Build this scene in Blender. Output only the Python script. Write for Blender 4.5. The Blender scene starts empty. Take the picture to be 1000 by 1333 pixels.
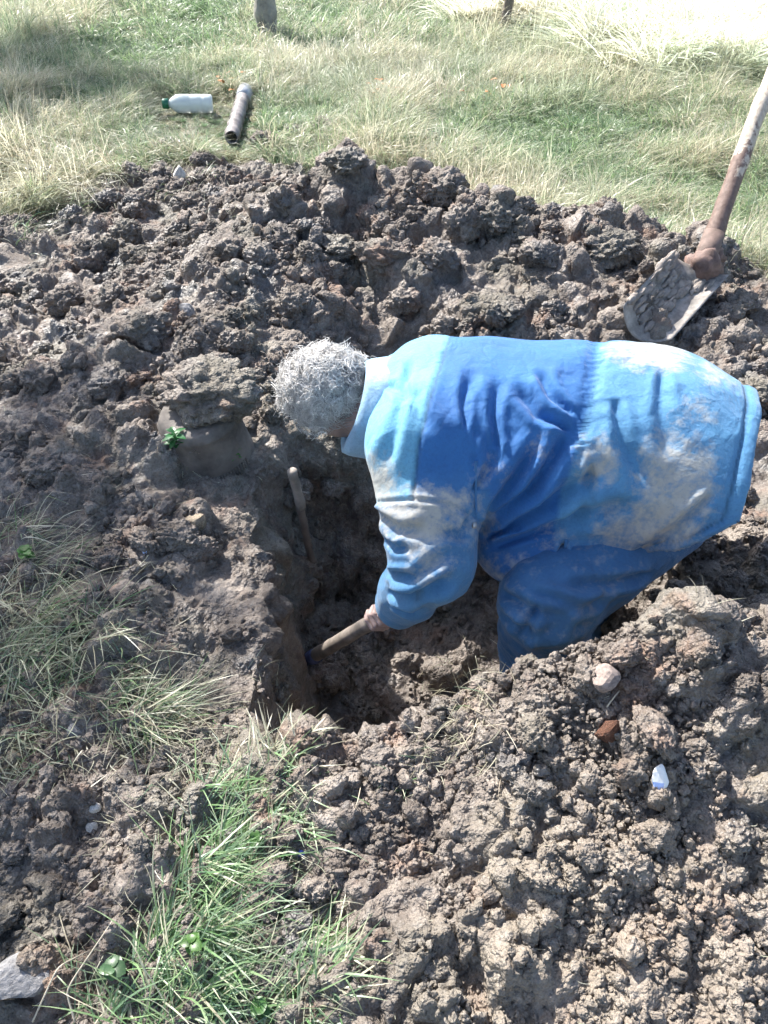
import bpy, bmesh, math, random
import numpy as np
from mathutils import Vector, Matrix

# ------------------------------------------------------------------ camera, sky, sun, exposure
SC = bpy.context.scene
CAM_Z = 1.6
PITCH = math.radians(42)
FPX = 1000.0                      # focal length in photograph pixels (1000 px wide)
cam_d = bpy.data.cameras.new('camera'); cam = bpy.data.objects.new('camera', cam_d)
SC.collection.objects.link(cam)
cam_d.sensor_fit = 'HORIZONTAL'; cam_d.sensor_width = 36; cam_d.lens = 36 * FPX / 1000
cam_d.clip_start = 0.05; cam_d.clip_end = 1000
cam.location = (0, 0, CAM_Z); cam.rotation_euler = (math.pi/2 - PITCH, 0, 0)
SC.camera = cam

SUN_AZ = math.radians(-38)        # measured from +Y towards +X: the sun stands behind the man, to the left
SUN_EL = math.radians(44)
world = bpy.data.worlds.new('World'); SC.world = world; world.use_nodes = True
wn = world.node_tree.nodes; wl = world.node_tree.links
bg = wn['Background']
sky = wn.new('ShaderNodeTexSky'); sky.sky_type = 'NISHITA'; sky.sun_disc = False
sky.sun_elevation = SUN_EL; sky.sun_rotation = SUN_AZ; sky.air_density = 1.0; sky.dust_density = 2.0
wl.new(sky.outputs[0], bg.inputs[0]); bg.inputs[1].default_value = 0.12
sun_d = bpy.data.lights.new('sun', 'SUN'); sun_d.energy = 4.8; sun_d.angle = math.radians(0.6)
sun_d.color = (1.0, 0.965, 0.91)
sun = bpy.data.objects.new('sun', sun_d); SC.collection.objects.link(sun)
SUNV = Vector((math.sin(SUN_AZ)*math.cos(SUN_EL), math.cos(SUN_AZ)*math.cos(SUN_EL), math.sin(SUN_EL)))
sun.rotation_euler = SUNV.to_track_quat('Z', 'Y').to_euler()
sun.location = SUNV * 30
vs = SC.view_settings
vs.view_transform = 'Standard'; vs.look = 'None'; vs.gamma = 1.0; vs.use_curve_mapping = False
vs.exposure = 1.32
SC.cycles.max_bounces = 4; SC.cycles.diffuse_bounces = 3; SC.cycles.transparent_max_bounces = 6
SC.cycles.use_adaptive_sampling = True; SC.cycles.adaptive_threshold = .035; SC.cycles.adaptive_min_samples = 12

rng = np.random.default_rng(7); random.seed(7)
COL = SC.collection

# ------------------------------------------------------------------ helpers: pixels, noise
FWD = np.array([0, math.cos(PITCH), -math.sin(PITCH)]); UPV = np.array([0, math.sin(PITCH), math.cos(PITCH)])
CPOS = np.array([0, 0, CAM_Z])
def W(u, v, D):
    """photo pixel at axial depth D -> world point"""
    return CPOS + D*(FWD + (u-500)/FPX*np.array([1., 0, 0]) + (666.5-v)/FPX*UPV)
def PROJ(p):
    q = np.asarray(p) - CPOS
    d = q @ FWD
    return 500 + FPX*q[..., 0]/d, 666.5 - FPX*(q @ UPV)/d
def smooth(a, b, x):
    t = np.clip((x-a)/(b-a), 0, 1); return t*t*(3-2*t)
def _hash(ix, iy, iz, s):
    h = (ix.astype(np.int64)*73856093) ^ (iy.astype(np.int64)*19349663) ^ (iz.astype(np.int64)*83492791) ^ (s*2654435761)
    h = (h ^ (h >> 13)) * 1274126177; h &= 0x7fffffff
    h = (h ^ (h >> 16)) * 69069; h &= 0x7fffffff
    return ((h >> 7) & 0xffff).astype(np.float32)/65535.0
def vnoise(p, scale, seed=0):
    q = np.asarray(p, dtype=np.float32)*scale
    i = np.floor(q); f = q-i; f = f*f*f*(f*(f*6-15)+10); i = i.astype(np.int32)
    out = 0
    for dx in (0, 1):
        wx = f[:, 0] if dx else 1-f[:, 0]
        for dy in (0, 1):
            wy = f[:, 1] if dy else 1-f[:, 1]
            for dz in (0, 1):
                wz = f[:, 2] if dz else 1-f[:, 2]
                out = out + wx*wy*wz*_hash(i[:, 0]+dx, i[:, 1]+dy, i[:, 2]+dz, seed)
    return out*2-1
def fbm(p, scale, oct=4, seed=0, gain=.5):
    a = 1; s = 0; t = 0
    for o in range(oct):
        s = s + a*vnoise(p, scale*2**o, seed+o*17); t += a; a *= gain
    return s/t
def worley(p, scale, seed=0):
    """nearest cell distance, second distance and a random value of the nearest cell"""
    q = np.asarray(p, dtype=np.float32)*scale
    i = np.floor(q).astype(np.int32)
    f1 = np.full(len(q), 9, np.float32); f2 = f1.copy(); rv = np.zeros(len(q), np.float32)
    for dx in (-1, 0, 1):
        for dy in (-1, 0, 1):
            for dz in (-1, 0, 1):
                a, b, c = i[:, 0]+dx, i[:, 1]+dy, i[:, 2]+dz
                h1 = _hash(a, b, c, seed+1); h2 = _hash(a, b, c, seed+2); h3 = _hash(a, b, c, seed+3)
                d = np.sqrt((a+h1-q[:, 0])**2+(b+h2-q[:, 1])**2+(c+h3-q[:, 2])**2)
                m = d < f1
                f2 = np.where(m, f1, np.minimum(f2, d))
                rv = np.where(m, h3*.5+h1*.5, rv)
                f1 = np.where(m, d, f1)
    return f1, f2, rv
def domes(p, scale, seed=0):
    f1, f2, rv = worley(p, scale, seed)
    dome = np.sqrt(np.clip(1-(f1/.95)**2, 0, 1))
    edge = smooth(0, .22, f2-f1)
    return dome*(.35+.9*rv)*(.45+.55*edge)

# ------------------------------------------------------------------ helpers: objects
def tag(o, label=None, cat=None, group=None, kind=None):
    for k, v in (('label', label), ('category', cat), ('group', group), ('kind', kind)):
        if v: o[k] = v
    return o
def mesh_np(name, V, F, mat=None, smooth_=True, attrs=None):
    """V (n,3), F (m,3) or (m,4) arrays"""
    me = bpy.data.meshes.new(name)
    V = np.ascontiguousarray(V, dtype=np.float32); F = np.ascontiguousarray(F, dtype=np.int32)
    n, m, k = len(V), len(F), F.shape[1]
    me.vertices.add(n); me.vertices.foreach_set('co', V.ravel())
    me.loops.add(m*k); me.loops.foreach_set('vertex_index', F.ravel())
    me.polygons.add(m); me.polygons.foreach_set('loop_start', np.arange(0, m*k, k, dtype=np.int32))
    me.polygons.foreach_set('use_smooth', np.full(m, smooth_, dtype=bool))
    me.update(calc_edges=True); me.validate()
    for an, av in (attrs or {}).items():
        av = np.asarray(av, dtype=np.float32)
        if av.ndim == 1:
            a = me.attributes.new(an, 'FLOAT', 'POINT'); a.data.foreach_set('value', av)
        else:
            a = me.attributes.new(an, 'FLOAT_COLOR', 'POINT')
            if av.shape[1] == 3: av = np.hstack([av, np.ones((len(av), 1), np.float32)])
            a.data.foreach_set('color', np.ascontiguousarray(av, dtype=np.float32).ravel())
    if mat: me.materials.append(mat)
    return me
def obj(name, me, parent=None, loc=None):
    o = bpy.data.objects.new(name, me); COL.objects.link(o)
    if parent: o.parent = parent
    if loc is not None: o.location = loc
    return o
def empty(name, loc=(0, 0, 0)):
    o = bpy.data.objects.new(name, None); COL.objects.link(o); o.location = loc; o.empty_display_size = .05
    return o
def child(name, me, parent):
    """mesh given in world coordinates, hung under an Empty that is only moved, not turned"""
    o = bpy.data.objects.new(name, me); COL.objects.link(o); o.parent = parent
    me.transform(Matrix.Translation(-parent.location))
    return o
def vnormals(V, F):
    N = np.zeros_like(V)
    fn = np.cross(V[F[:, 1]]-V[F[:, 0]], V[F[:, 2]]-V[F[:, 0]])
    if F.shape[1] == 4: fn += np.cross(V[F[:, 2]]-V[F[:, 0]], V[F[:, 3]]-V[F[:, 0]])
    for c in range(F.shape[1]):
        for a in range(3): N[:, a] += np.bincount(F[:, c], weights=fn[:, a], minlength=len(V))
    return N/np.maximum(np.linalg.norm(N, axis=1, keepdims=True), 1e-12)
def tube_np(pts, radii, nseg=10, cap=True, ell=None):
    """swept tube with parallel-transport frames -> V, F (quads; caps as fans folded into quads)"""
    P = np.asarray(pts, float); n = len(P); R = np.broadcast_to(np.asarray(radii, float), (n,))
    T = np.gradient(P, axis=0); T /= np.linalg.norm(T, axis=1, keepdims=True)
    a = np.array([0, 0, 1.]) if abs(T[0, 2]) < .9 else np.array([1., 0, 0])
    u = np.cross(T[0], a); u /= np.linalg.norm(u)
    V = []
    th = np.linspace(0, 2*np.pi, nseg, endpoint=False)
    for i in range(n):
        u = u-T[i]*(u@T[i]); u /= np.linalg.norm(u); w = np.cross(T[i], u)
        e = ell if ell else 1.0
        V.append(P[i]+R[i]*(np.cos(th)[:, None]*u+e*np.sin(th)[:, None]*w))
    V = np.vstack(V); F = []
    for i in range(n-1):
        for j in range(nseg):
            k = (j+1) % nseg
            F.append((i*nseg+j, i*nseg+k, (i+1)*nseg+k, (i+1)*nseg+j))
    if cap:
        for i, s in ((0, -1), (n-1, 1)):
            c = len(V); V = np.vstack([V, P[i][None]])
            for j in range(0, nseg, 2):
                q = [i*nseg+j, i*nseg+(j+1) % nseg, i*nseg+(j+2) % nseg, c]
                F.append(q if s > 0 else q[::-1])
    return V, np.array(F, np.int32)
def join(parts):
    Vs, Fs, o = [], [], 0
    for V, F in parts: Vs.append(V); Fs.append(F+o); o += len(V)
    return np.vstack(Vs), np.vstack(Fs)
def ico(sub):
    bm = bmesh.new(); bmesh.ops.create_icosphere(bm, subdivisions=sub, radius=1)
    bm.verts.ensure_lookup_table()
    V = np.array([v.co[:] for v in bm.verts]); F = np.array([[v.index for v in f.verts] for f in bm.faces], np.int32)
    bm.free(); return V, F

# ------------------------------------------------------------------ helpers: signed distance bodies
class SDF:
    def __init__(s, lo, hi, h):
        s.lo = np.array(lo, np.float32); s.h = h
        s.n = np.ceil((np.array(hi)-s.lo)/h).astype(int)+1
        s.F = np.full(s.n, .25, np.float32)
    def _box(s, lo, hi):
        a = np.clip(np.floor((np.array(lo)-s.lo)/s.h).astype(int), 0, s.n); b = np.clip(np.ceil((np.array(hi)-s.lo)/s.h).astype(int)+1, 0, s.n)
        sl = tuple(slice(a[i], b[i]) for i in range(3))
        g = [s.lo[i]+s.h*np.arange(a[i], b[i], dtype=np.float32) for i in range(3)]
        return sl, g[0][:, None, None], g[1][None, :, None], g[2][None, None, :]
    def _mix(s, sl, d, k, op='u'):
        A = s.F[sl]
        if op == 'u':
            hh = np.clip(.5+.5*(A-d)/k, 0, 1); s.F[sl] = A*(1-hh)+d*hh-k*hh*(1-hh)
        elif op == 's':
            s.F[sl] = np.maximum(A, -d)
        elif op == 'i':
            s.F[sl] = np.maximum(A, d)
    def cone(s, a, b, ra, rb, k=.02, op='u'):
        a = np.array(a, np.float32); b = np.array(b, np.float32); m = max(ra, rb)+k+.03
        sl, X, Y, Z = s._box(np.minimum(a, b)-m, np.maximum(a, b)+m)
        ab = b-a; L = float(ab@ab)+1e-9
        t = np.clip(((X-a[0])*ab[0]+(Y-a[1])*ab[1]+(Z-a[2])*ab[2])/L, 0, 1)
        d = np.sqrt((X-a[0]-t*ab[0])**2+(Y-a[1]-t*ab[1])**2+(Z-a[2]-t*ab[2])**2)-(ra+(rb-ra)*t)
        s._mix(sl, d, k, op)
    def ell(s, c, r, k=.02, R=None, op='u'):
        """ellipsoid; R columns = local axes"""
        c = np.array(c, np.float32); r = np.array(r, np.float32); m = float(r.max())+k+.03
        sl, X, Y, Z = s._box(c-m, c+m)
        X, Y, Z = X-c[0], Y-c[1], Z-c[2]
        if R is not None:
            R = np.asarray(R, np.float32)
            X, Y, Z = [X*R[0, j]+Y*R[1, j]+Z*R[2, j] for j in range(3)]
        q = np.sqrt((X/r[0])**2+(Y/r[1])**2+(Z/r[2])**2)
        g = np.sqrt((X/r[0]**2)**2+(Y/r[1]**2)**2+(Z/r[2]**2)**2)
        s._mix(sl, q*(q-1)/np.maximum(g, 1e-5), k, op)
    def mesh(s):
        F = s.F; I = F < 0
        n = np.array(F.shape)
        cnt = np.zeros(n-1, np.int8)
        for dx in (0, 1):
            for dy in (0, 1):
                for dz in (0, 1):
                    cnt += I[dx:n[0]-1+dx, dy:n[1]-1+dy, dz:n[2]-1+dz]
        act = np.argwhere((cnt > 0) & (cnt < 8))
        ids = np.full(n-1, -1, np.int32); ids[act[:, 0], act[:, 1], act[:, 2]] = np.arange(len(act))
        S = np.zeros((len(act), 3)); C = np.zeros(len(act))
        cor = [(a, b, c) for a in (0, 1) for b in (0, 1) for c in (0, 1)]
        val = {c: F[act[:, 0]+c[0], act[:, 1]+c[1], act[:, 2]+c[2]].astype(float) for c in cor}
        for c in cor:
            for ax in range(3):
                if c[ax] == 0:
                    e = list(c); e[ax] = 1; e = tuple(e)
                    v0, v1 = val[c], val[e]; m = (v0 < 0) != (v1 < 0)
                    t = np.where(m, v0/np.where(m, v0-v1, 1), 0)
                    p = np.tile(np.array(c, float), (len(act), 1)); p[:, ax] += t
                    S[m] += p[m]; C[m] += 1
        V = s.lo+s.h*(act+S/C[:, None])
        Q = []
        for ax in range(3):
            b, c = (ax+1) % 3, (ax+2) % 3
            s0 = [slice(None)]*3; s1 = [slice(None)]*3
            s0[ax] = slice(0, -1); s1[ax] = slice(1, None)
            for w in (b, c):
                s0[w] = slice(1, -1); s1[w] = slice(1, -1)
            A, B = I[tuple(s0)], I[tuple(s1)]
            for fl in (0, 1):
                e = np.argwhere((A & ~B) if fl == 0 else (~A & B))
                if not len(e): continue
                e[:, b] += 1; e[:, c] += 1
                def g(db, dc):
                    k = e.copy(); k[:, b] -= db; k[:, c] -= dc
                    return ids[k[:, 0], k[:, 1], k[:, 2]]
                q = np.stack([g(1, 1), g(0, 1), g(0, 0), g(1, 0)], 1)
                Q.append(q if fl == 0 else q[:, ::-1])
        return V, np.vstack(Q)

# ------------------------------------------------------------------ helpers: materials
def mat_new(name):
    m = bpy.data.materials.new(name); m.use_nodes = True
    nt = m.node_tree; nt.nodes.clear()
    out = nt.nodes.new('ShaderNodeOutputMaterial'); b = nt.nodes.new('ShaderNodeBsdfPrincipled')
    nt.links.new(b.outputs[0], out.inputs[0])
    return m, nt, b, out
class NT:
    def __init__(s, nt): s.nt = nt
    def n(s, t, **kw):
        x = s.nt.nodes.new(t)
        for k, v in kw.items():
            if k.startswith('i_'): x.inputs[int(k[2:])].default_value = v
            else: setattr(x, k, v)
        return x
    def l(s, a, b): s.nt.links.new(a, b)
    def pos(s): return s.n('ShaderNodeNewGeometry').outputs['Position']
    def noise(s, vec, scale, detail=4, rough=.55, dist=0):
        x = s.n('ShaderNodeTexNoise'); x.inputs['Scale'].default_value = scale; x.inputs['Detail'].default_value = detail
        x.inputs['Roughness'].default_value = rough; x.inputs['Distortion'].default_value = dist
        s.l(vec, x.inputs['Vector']); return x.outputs['Fac']
    def ramp(s, fac, stops, interp='LINEAR'):
        x = s.n('ShaderNodeValToRGB'); e = x.color_ramp.elements; x.color_ramp.interpolation = interp
        while len(e) < len(stops): e.new(.5)
        for q, (p, c) in zip(e, stops):
            q.position = p; q.color = (c, c, c, 1) if not hasattr(c, '__len__') else (*c, 1)
        s.l(fac, x.inputs[0]); return x.outputs[0]
    def mix(s, fac, a, b, mode='MIX'):
        x = s.n('ShaderNodeMix', data_type='RGBA', blend_type=mode, clamp_factor=True)
        for sock, v in ((x.inputs[0], fac), (x.inputs[6], a), (x.inputs[7], b)):
            if hasattr(v, 'is_linked'): s.l(v, sock)
            elif hasattr(v, '__len__'): sock.default_value = (*v, 1)
            else: sock.default_value = v
        return x.outputs[2]
    def math(s, op, a, b=0.5, clamp=False):
        x = s.n('ShaderNodeMath', operation=op, use_clamp=clamp)
        for sock, v in ((x.inputs[0], a), (x.inputs[1], b)):
            if hasattr(v, 'is_linked'): s.l(v, sock)
            else: sock.default_value = v
        return x.outputs[0]
    def attr(s, name, out='Fac'):
        x = s.n('ShaderNodeAttribute', attribute_name=name); return x.outputs[out]
    def bump(s, h, strength, dist, prev=None):
        x = s.n('ShaderNodeBump'); x.inputs['Strength'].default_value = strength; x.inputs['Distance'].default_value = dist
        s.l(h, x.inputs['Height'])
        if prev is not None: s.l(prev, x.inputs['Normal'])
        return x.outputs[0]

def soil_material():
    m, nt, b, out = mat_new('clay_soil'); k = NT(nt); p = k.pos()
    n1 = k.noise(p, 3.2, 2, .6); n2 = k.noise(p, 11, 4, .65); n3 = k.noise(p, 60, 3, .6); n4 = k.noise(p, 230, 1, .6)
    c = k.ramp(n2, [(.28, (.080, .066, .056)), (.5, (.168, .141, .120)), (.72, (.30, .258, .22))])
    # greener and redder tints of clay
    c = k.mix(k.ramp(n1, [(.5, 0), (.62, .55)]), c, (.16, .152, .12))
    nr = k.noise(p, 7.3, 3, .55)
    c = k.mix(k.ramp(nr, [(.57, 0), (.70, .6)]), c, (.25, .155, .11))
    # bluish grey smeared clay
    nb = k.noise(p, 5.1, 3, .5, .6)
    c = k.mix(k.ramp(nb, [(.60, 0), (.68, .55)]), c, (.115, .122, .13))
    # tan subsoil: thrown on the near heap
    sx = k.n('ShaderNodeSeparateXYZ'); k.l(p, sx.inputs[0])
    g1 = k.n('ShaderNodeVectorMath', operation='DISTANCE'); k.l(p, g1.inputs[0]); g1.inputs[1].default_value = (.40, .42, .33)
    t = k.math('SUBTRACT', k.math('ADD', .42, k.math('MULTIPLY', n1, .65)), k.math('MULTIPLY', g1.outputs['Value'], 1.5), True)
    c = k.mix(k.ramp(t, [(.1, 0), (.5, .7)]), c, (.29, .245, .195))
    # dried grain: pale crumbs
    c = k.mix(k.ramp(n3, [(.5, 0), (.72, .4)]), c, (.34, .315, .285))
    c = k.mix(k.ramp(n4, [(.3, .45), (.5, 0)]), c, (.06, .05, .045))
    k.l(c, b.inputs['Base Color'])
    r = k.ramp(nb, [(.42, .88), (.62, .42)])
    k.l(r, b.inputs['Roughness']); b.inputs['Specular IOR Level'].default_value = .35
    v2 = k.n('ShaderNodeTexVoronoi'); v2.inputs['Scale'].default_value = 58
    wp = k.n('ShaderNodeVectorMath', operation='ADD'); k.l(p, wp.inputs[0])
    wn_ = k.n('ShaderNodeTexNoise'); wn_.inputs['Scale'].default_value = 45; wn_.inputs['Detail'].default_value = 2; k.l(p, wn_.inputs['Vector'])
    ws = k.n('ShaderNodeVectorMath', operation='SCALE'); ws.inputs[3].default_value = .016; k.l(wn_.outputs['Color'], ws.inputs[0]); k.l(ws.outputs[0], wp.inputs[1])
    k.l(wp.outputs[0], v2.inputs['Vector'])
    vo = k.n('ShaderNodeTexVoronoi'); vo.inputs['Scale'].default_value = 140; k.l(wp.outputs[0], vo.inputs['Vector'])
    h = k.math('ADD', k.math('MULTIPLY', n3, .007), k.math('MULTIPLY', n4, .0022))
    h = k.math('SUBTRACT', h, k.math('MULTIPLY', v2.outputs['Distance'], .0085))
    h = k.math('SUBTRACT', h, k.math('MULTIPLY', vo.outputs['Distance'], .0036))
    bnode = k.n('ShaderNodeBump'); bnode.inputs['Distance'].default_value = 1.0; k.l(h, bnode.inputs['Height'])
    k.l(k.math('SUBTRACT', 1.0, k.math('MULTIPLY', k.attr('smear'), .45)), bnode.inputs['Strength']); k.l(bnode.outputs[0], b.inputs['Normal'])
    return m, c, nt, b, k
M = {}
M['soil'], *_ = soil_material()

def ground_material():
    m, c, nt, b, k = soil_material(); m.name = 'ground_soil_and_turf'
    p = k.pos()
    tn = k.noise(p, 6, 5, .6); tn2 = k.noise(p, 45, 4, .7)
    turf = k.ramp(tn, [(.3, (.06, .075, .03)), (.5, (.13, .13, .06)), (.7, (.24, .21, .12))])
    turf = k.mix(k.ramp(tn2, [(.35, .6), (.6, 0)]), turf, (.045, .04, .025))
    mixc = k.mix(k.attr('soil'), turf, c)
    k.l(mixc, b.inputs['Base Color'])
    return m
M['ground'] = ground_material()

def simple(name, base, rough=.6, var=.25, scale=40, bump=.0, bdist=.002, metal=0, spec=.5, dark=None, coord='OBJ'):
    m, nt, b, out = mat_new(name); k = NT(nt)
    p = k.n('ShaderNodeTexCoord').outputs['Object'] if coord == 'OBJ' else k.pos()
    n = k.noise(p, scale, 5, .6)
    lo = tuple(x*(1-var) for x in base) if dark is None else dark; hi = tuple(min(1, x*(1+var)) for x in base)
    k.l(k.ramp(n, [(.3, lo), (.7, hi)]), b.inputs['Base Color'])
    b.inputs['Roughness'].default_value = rough; b.inputs['Metallic'].default_value = metal
    b.inputs['Specular IOR Level'].default_value = spec
    if bump: k.l(k.bump(n, bump, bdist), b.inputs['Normal'])
    return m

def blade_material(name, attr=True):
    m, nt, b, out = mat_new(name); k = NT(nt)
    c = k.attr('col', 'Color')
    n = k.noise(k.pos(), 1.3, 3, .5)
    c = k.mix(1.0, c, k.ramp(n, [(.3, (.8, .9, .75)), (.7, (1.2, 1.12, 1.05))]), 'MULTIPLY')
    k.l(c, b.inputs['Base Color']); b.inputs['Roughness'].default_value = .38; b.inputs['Specular IOR Level'].default_value = .5
    tr = k.n('ShaderNodeBsdfTranslucent'); k.l(c, tr.inputs[0])
    mx = k.n('ShaderNodeMixShader'); mx.inputs[0].default_value = .45
    k.l(b.outputs[0], mx.inputs[1]); k.l(tr.outputs[0], mx.inputs[2]); k.l(mx.outputs[0], out.inputs[0])
    return m
M['blade'] = blade_material('grass_blade')

# ------------------------------------------------------------------ ground: field, pit, spoil heaps
def base_z(x, y):
    P = np.stack([x, y, np.zeros_like(x)], 1)
    w1 = fbm(P, 2.2, 3, 5); w2 = fbm(P, 5.5, 3, 9)
    z = .02*np.clip(y-3.5, 0, 40) + .02*w1
    # ridge of spoil behind the pit
    yc = 3.62 - .36*np.clip(x, -.2, 2.2) + .12*w1
    amp = .34*smooth(-1.3, -.2, x)*(1-.55*smooth(.8, 1.9, x)) + .10*np.exp(-((x-.05)/.3)**2)
    wdt = np.where(y > yc, .38, .95)
    z += amp*np.exp(-((y-yc)/wdt)**2)*(1+.35*w2)
    # broad bank of dug soil on the left
    z += .17*np.exp(-((x+.85)/.5)**2-((y-2.35)/.85)**2) + .06*np.exp(-((x+.5)/.4)**2-((y-3.1)/.5)**2)
    # channel running back out of the pit
    ax, ay, bx, by = .06, 2.3, -.12, 3.35
    t = np.clip(((x-ax)*(bx-ax)+(y-ay)*(by-ay))/((bx-ax)**2+(by-ay)**2), 0, 1)
    dc = np.hypot(x-ax-t*(bx-ax), y-ay-t*(by-ay)) + .04*w2
    z -= .15*np.exp(-(dc/.13)**2)
    # soil on the right, below the jacket hem
    z += .07*np.exp(-((x-1.25)/.4)**2-((y-1.7)/.5)**2)
    # near heap: thrown up between the pit and the photographer
    hx = np.interp(x, [-.45, -.33, -.15, .1, .22, .3, .4, .5, .65, 1.1, 1.6, 2.6], [0, .03, .17, .38, .56, .66, .78, .88, .89, .82, .7, 0])
    front = np.where(y > 1.0, np.exp(-((y-1.0)/.17)**2), .45*np.exp(-((y-1.0)/.42)**2)+.55*np.exp(-((y-1.0)/.85)**2))
    z += .47*hx*front*(1+.16*w2)
    # low tussock bank, left foreground
    z += .05*np.exp(-((x+.75)/.35)**2-((y-1.25)/.4)**2) + .05*np.exp(-((x+.35)/.25)**2-((y-.75)/.25)**2)
    # the pit
    qx, qy = x-.26, y-1.54
    qx = qx + .05*w2 + .10*(qy)*.5
    dx = np.abs(qx)-.49; dy = np.abs(qy)-(.45+.06*smooth(.3, -.2, x)*(qy < 0))
    sd = np.hypot(np.maximum(dx, 0), np.maximum(dy, 0))+np.minimum(np.maximum(dx, dy), 0)
    pm = 1-smooth(-.04, .12, sd+.03*w1)
    floor = -.55+.05*w2+.05*np.exp(-((x+.02)/.12)**2-((y-1.45)/.1)**2)
    z = z*(1-pm)+floor*pm
    return z
# where the turf has been broken, in ground coordinates
SOIL = [(-3.5, 4.0), (-2.0, 4.1), (-1.6, 4.7), (-1.2, 5.0), (-.75, 5.0), (-.35, 4.75), (.25, 4.35), (.6, 3.95), (1.0, 3.75), (1.35, 3.35),
        (1.65, 2.95), (2.0, 2.7), (3.2, 2.4), (3.2, -.6), (-3.5, -.6)]
def poly_sd(x, y, poly):
    d = np.full(x.shape, 1e9); s = np.zeros(x.shape, bool); n = len(poly)
    for i in range(n):
        (ax, ay), (bx, by) = poly[i], poly[(i+1) % n]
        t = np.clip(((x-ax)*(bx-ax)+(y-ay)*(by-ay))/((bx-ax)**2+(by-ay)**2), 0, 1)
        d = np.minimum(d, np.hypot(x-ax-t*(bx-ax), y-ay-t*(by-ay)))
        c = ((ay > y) != (by > y)) & (x < (bx-ax)*(y-ay)/(by-ay+1e-12)+ax)
        s ^= c
    return np.where(s, -d, d)
def soil_mask(x, y):
    P = np.stack([x, y, 0*x], 1)
    sd = poly_sd(x, y, SOIL)+.07*fbm(P, 6, 3, 21)+.03*fbm(P, 25, 2, 22)
    return 1-smooth(-.03, .05, sd)

def axis_x():
    c = np.arange(-1.7, 2.0, .0062)
    out = [c]; s = .0062; a = c[-1]; r = []
    while a < 260: s *= 1.16; a += s; r.append(a)
    s = .0062; a = c[0]; l = []
    while a > -260: s *= 1.16; a -= s; l.append(a)
    return np.concatenate([l[::-1], c, r])
def axis_y():
    y = [.18]; 
    while y[-1] < 5.2: y.append(y[-1]+.0050+.0019*max(0, y[-1]-.8))
    s = .0125
    while y[-1] < 400: s *= 1.13; y.append(y[-1]+s)
    l = []; s = .006; a = .18
    while a > -60: s *= 1.3; a -= s; l.append(a)
    return np.concatenate([l[::-1], y])
AX, AY = axis_x(), axis_y()
GX, GY = np.meshgrid(AX, AY); NXg, NYg = len(AX), len(AY)
gx, gy = GX.ravel(), GY.ravel()
gz = base_z(gx, gy); sm = soil_mask(gx, gy)
ii = np.arange(NXg*NYg, dtype=np.int32).reshape(NYg, NXg)
GF = np.stack([ii[:-1, :-1].ravel(), ii[:-1, 1:].ravel(), ii[1:, 1:].ravel(), ii[1:, :-1].ravel()], 1)
GV = np.stack([gx, gy, gz], 1)
GN = vnormals(GV, GF)
def smear_mask(P):
    """faces cut and smeared by the spade"""
    return smooth(.2, .36, fbm(P*np.array([1, 1, .6]), 4.2, 2, 141))*(1-.75*smooth(1.15, .95, P[:, 1])*smooth(-.2, .1, P[:, 0]))
def soil_disp(P, pit=None):
    """lumpy displacement of dug clay"""
    wv = np.stack([vnoise(P, 14, 31), vnoise(P, 14, 32), vnoise(P, 14, 33)], 1)
    wf = np.stack([vnoise(P, 55, 34), vnoise(P, 55, 35), vnoise(P, 55, 36)], 1)
    Q = P+.016*wv+.004*wf
    big = smooth(-.25, .35, fbm(P, 4.5, 3, 41))
    fine = 1-.6*smear_mask(P)
    d = .040*fbm(P, 5, 4, 40)
    d += (.015+.060*big)*domes(Q, 6.5, 51)
    d += (.010+.020*big)*domes(Q, 15, 52)*(.3+.7*fine)
    d += (.007+.007*big)*domes(Q, 40, 53)*fine
    d += .0066*domes(Q, 95, 54)*fine
    d += (.006*(1-2*np.abs(vnoise(Q, 30, 55)))+.012*(1-2*np.abs(fbm(Q, 11, 2, 56))))*(.4+.6*fine)
    return d-.035
near = (gx > -3.6) & (gx < 3.4) & (gy > -.7) & (gy < 5.2) & (sm > .01)
dsp = np.zeros(len(gx)); dsp[near] = soil_disp(GV[near])*sm[near]
smr = np.zeros(len(gx)); smr[near] = smear_mask(np.stack([gx, gy, gz], 1)[near])
turf = ~near | (sm < .99)
dsp[turf] += (1-sm[turf])*.03*fbm(GV[turf], 7, 3, 61)*np.exp(-np.clip(gy[turf]-8, 0, 50)*.2)
# walls of the pit are cut with the spade and smoother
GV = GV+GN*dsp[:, None]
GZ = GV[:, 2].reshape(NYg, NXg)
def H(x, y):
    x = np.asarray(x, float); y = np.asarray(y, float)
    i = np.clip(np.searchsorted(AX, x)-1, 0, NXg-2); j = np.clip(np.searchsorted(AY, y)-1, 0, NYg-2)
    fx = np.clip((x-AX[i])/(AX[i+1]-AX[i]), 0, 1); fy = np.clip((y-AY[j])/(AY[j+1]-AY[j]), 0, 1)
    return (GZ[j, i]*(1-fx)+GZ[j, i+1]*fx)*(1-fy)+(GZ[j+1, i]*(1-fx)+GZ[j+1, i+1]*fx)*fy
GNr = vnormals(GV, GF).reshape(NYg, NXg, 3)
def HN(x, y):
    i = np.clip(np.searchsorted(AX, x)-1, 0, NXg-2); j = np.clip(np.searchsorted(AY, y)-1, 0, NYg-2)
    return GNr[j, i]
def HIT(u, v, dmin=1.0, dmax=14):
    """where the ray through a photo pixel meets the ground"""
    D = np.concatenate([np.arange(dmin, 4, .006), np.arange(4, dmax, .03)])
    P = CPOS+D[:, None]*(FWD+(u-500)/FPX*np.array([1., 0, 0])+(666.5-v)/FPX*UPV)
    b = P[:, 2] < H(P[:, 0], P[:, 1])
    k = np.argmax(b) if b.any() else len(D)-1
    return P[k]
ground = obj('ground', mesh_np('ground', GV, GF, M['ground'], True, {'soil': sm, 'smear': smr}))
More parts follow.
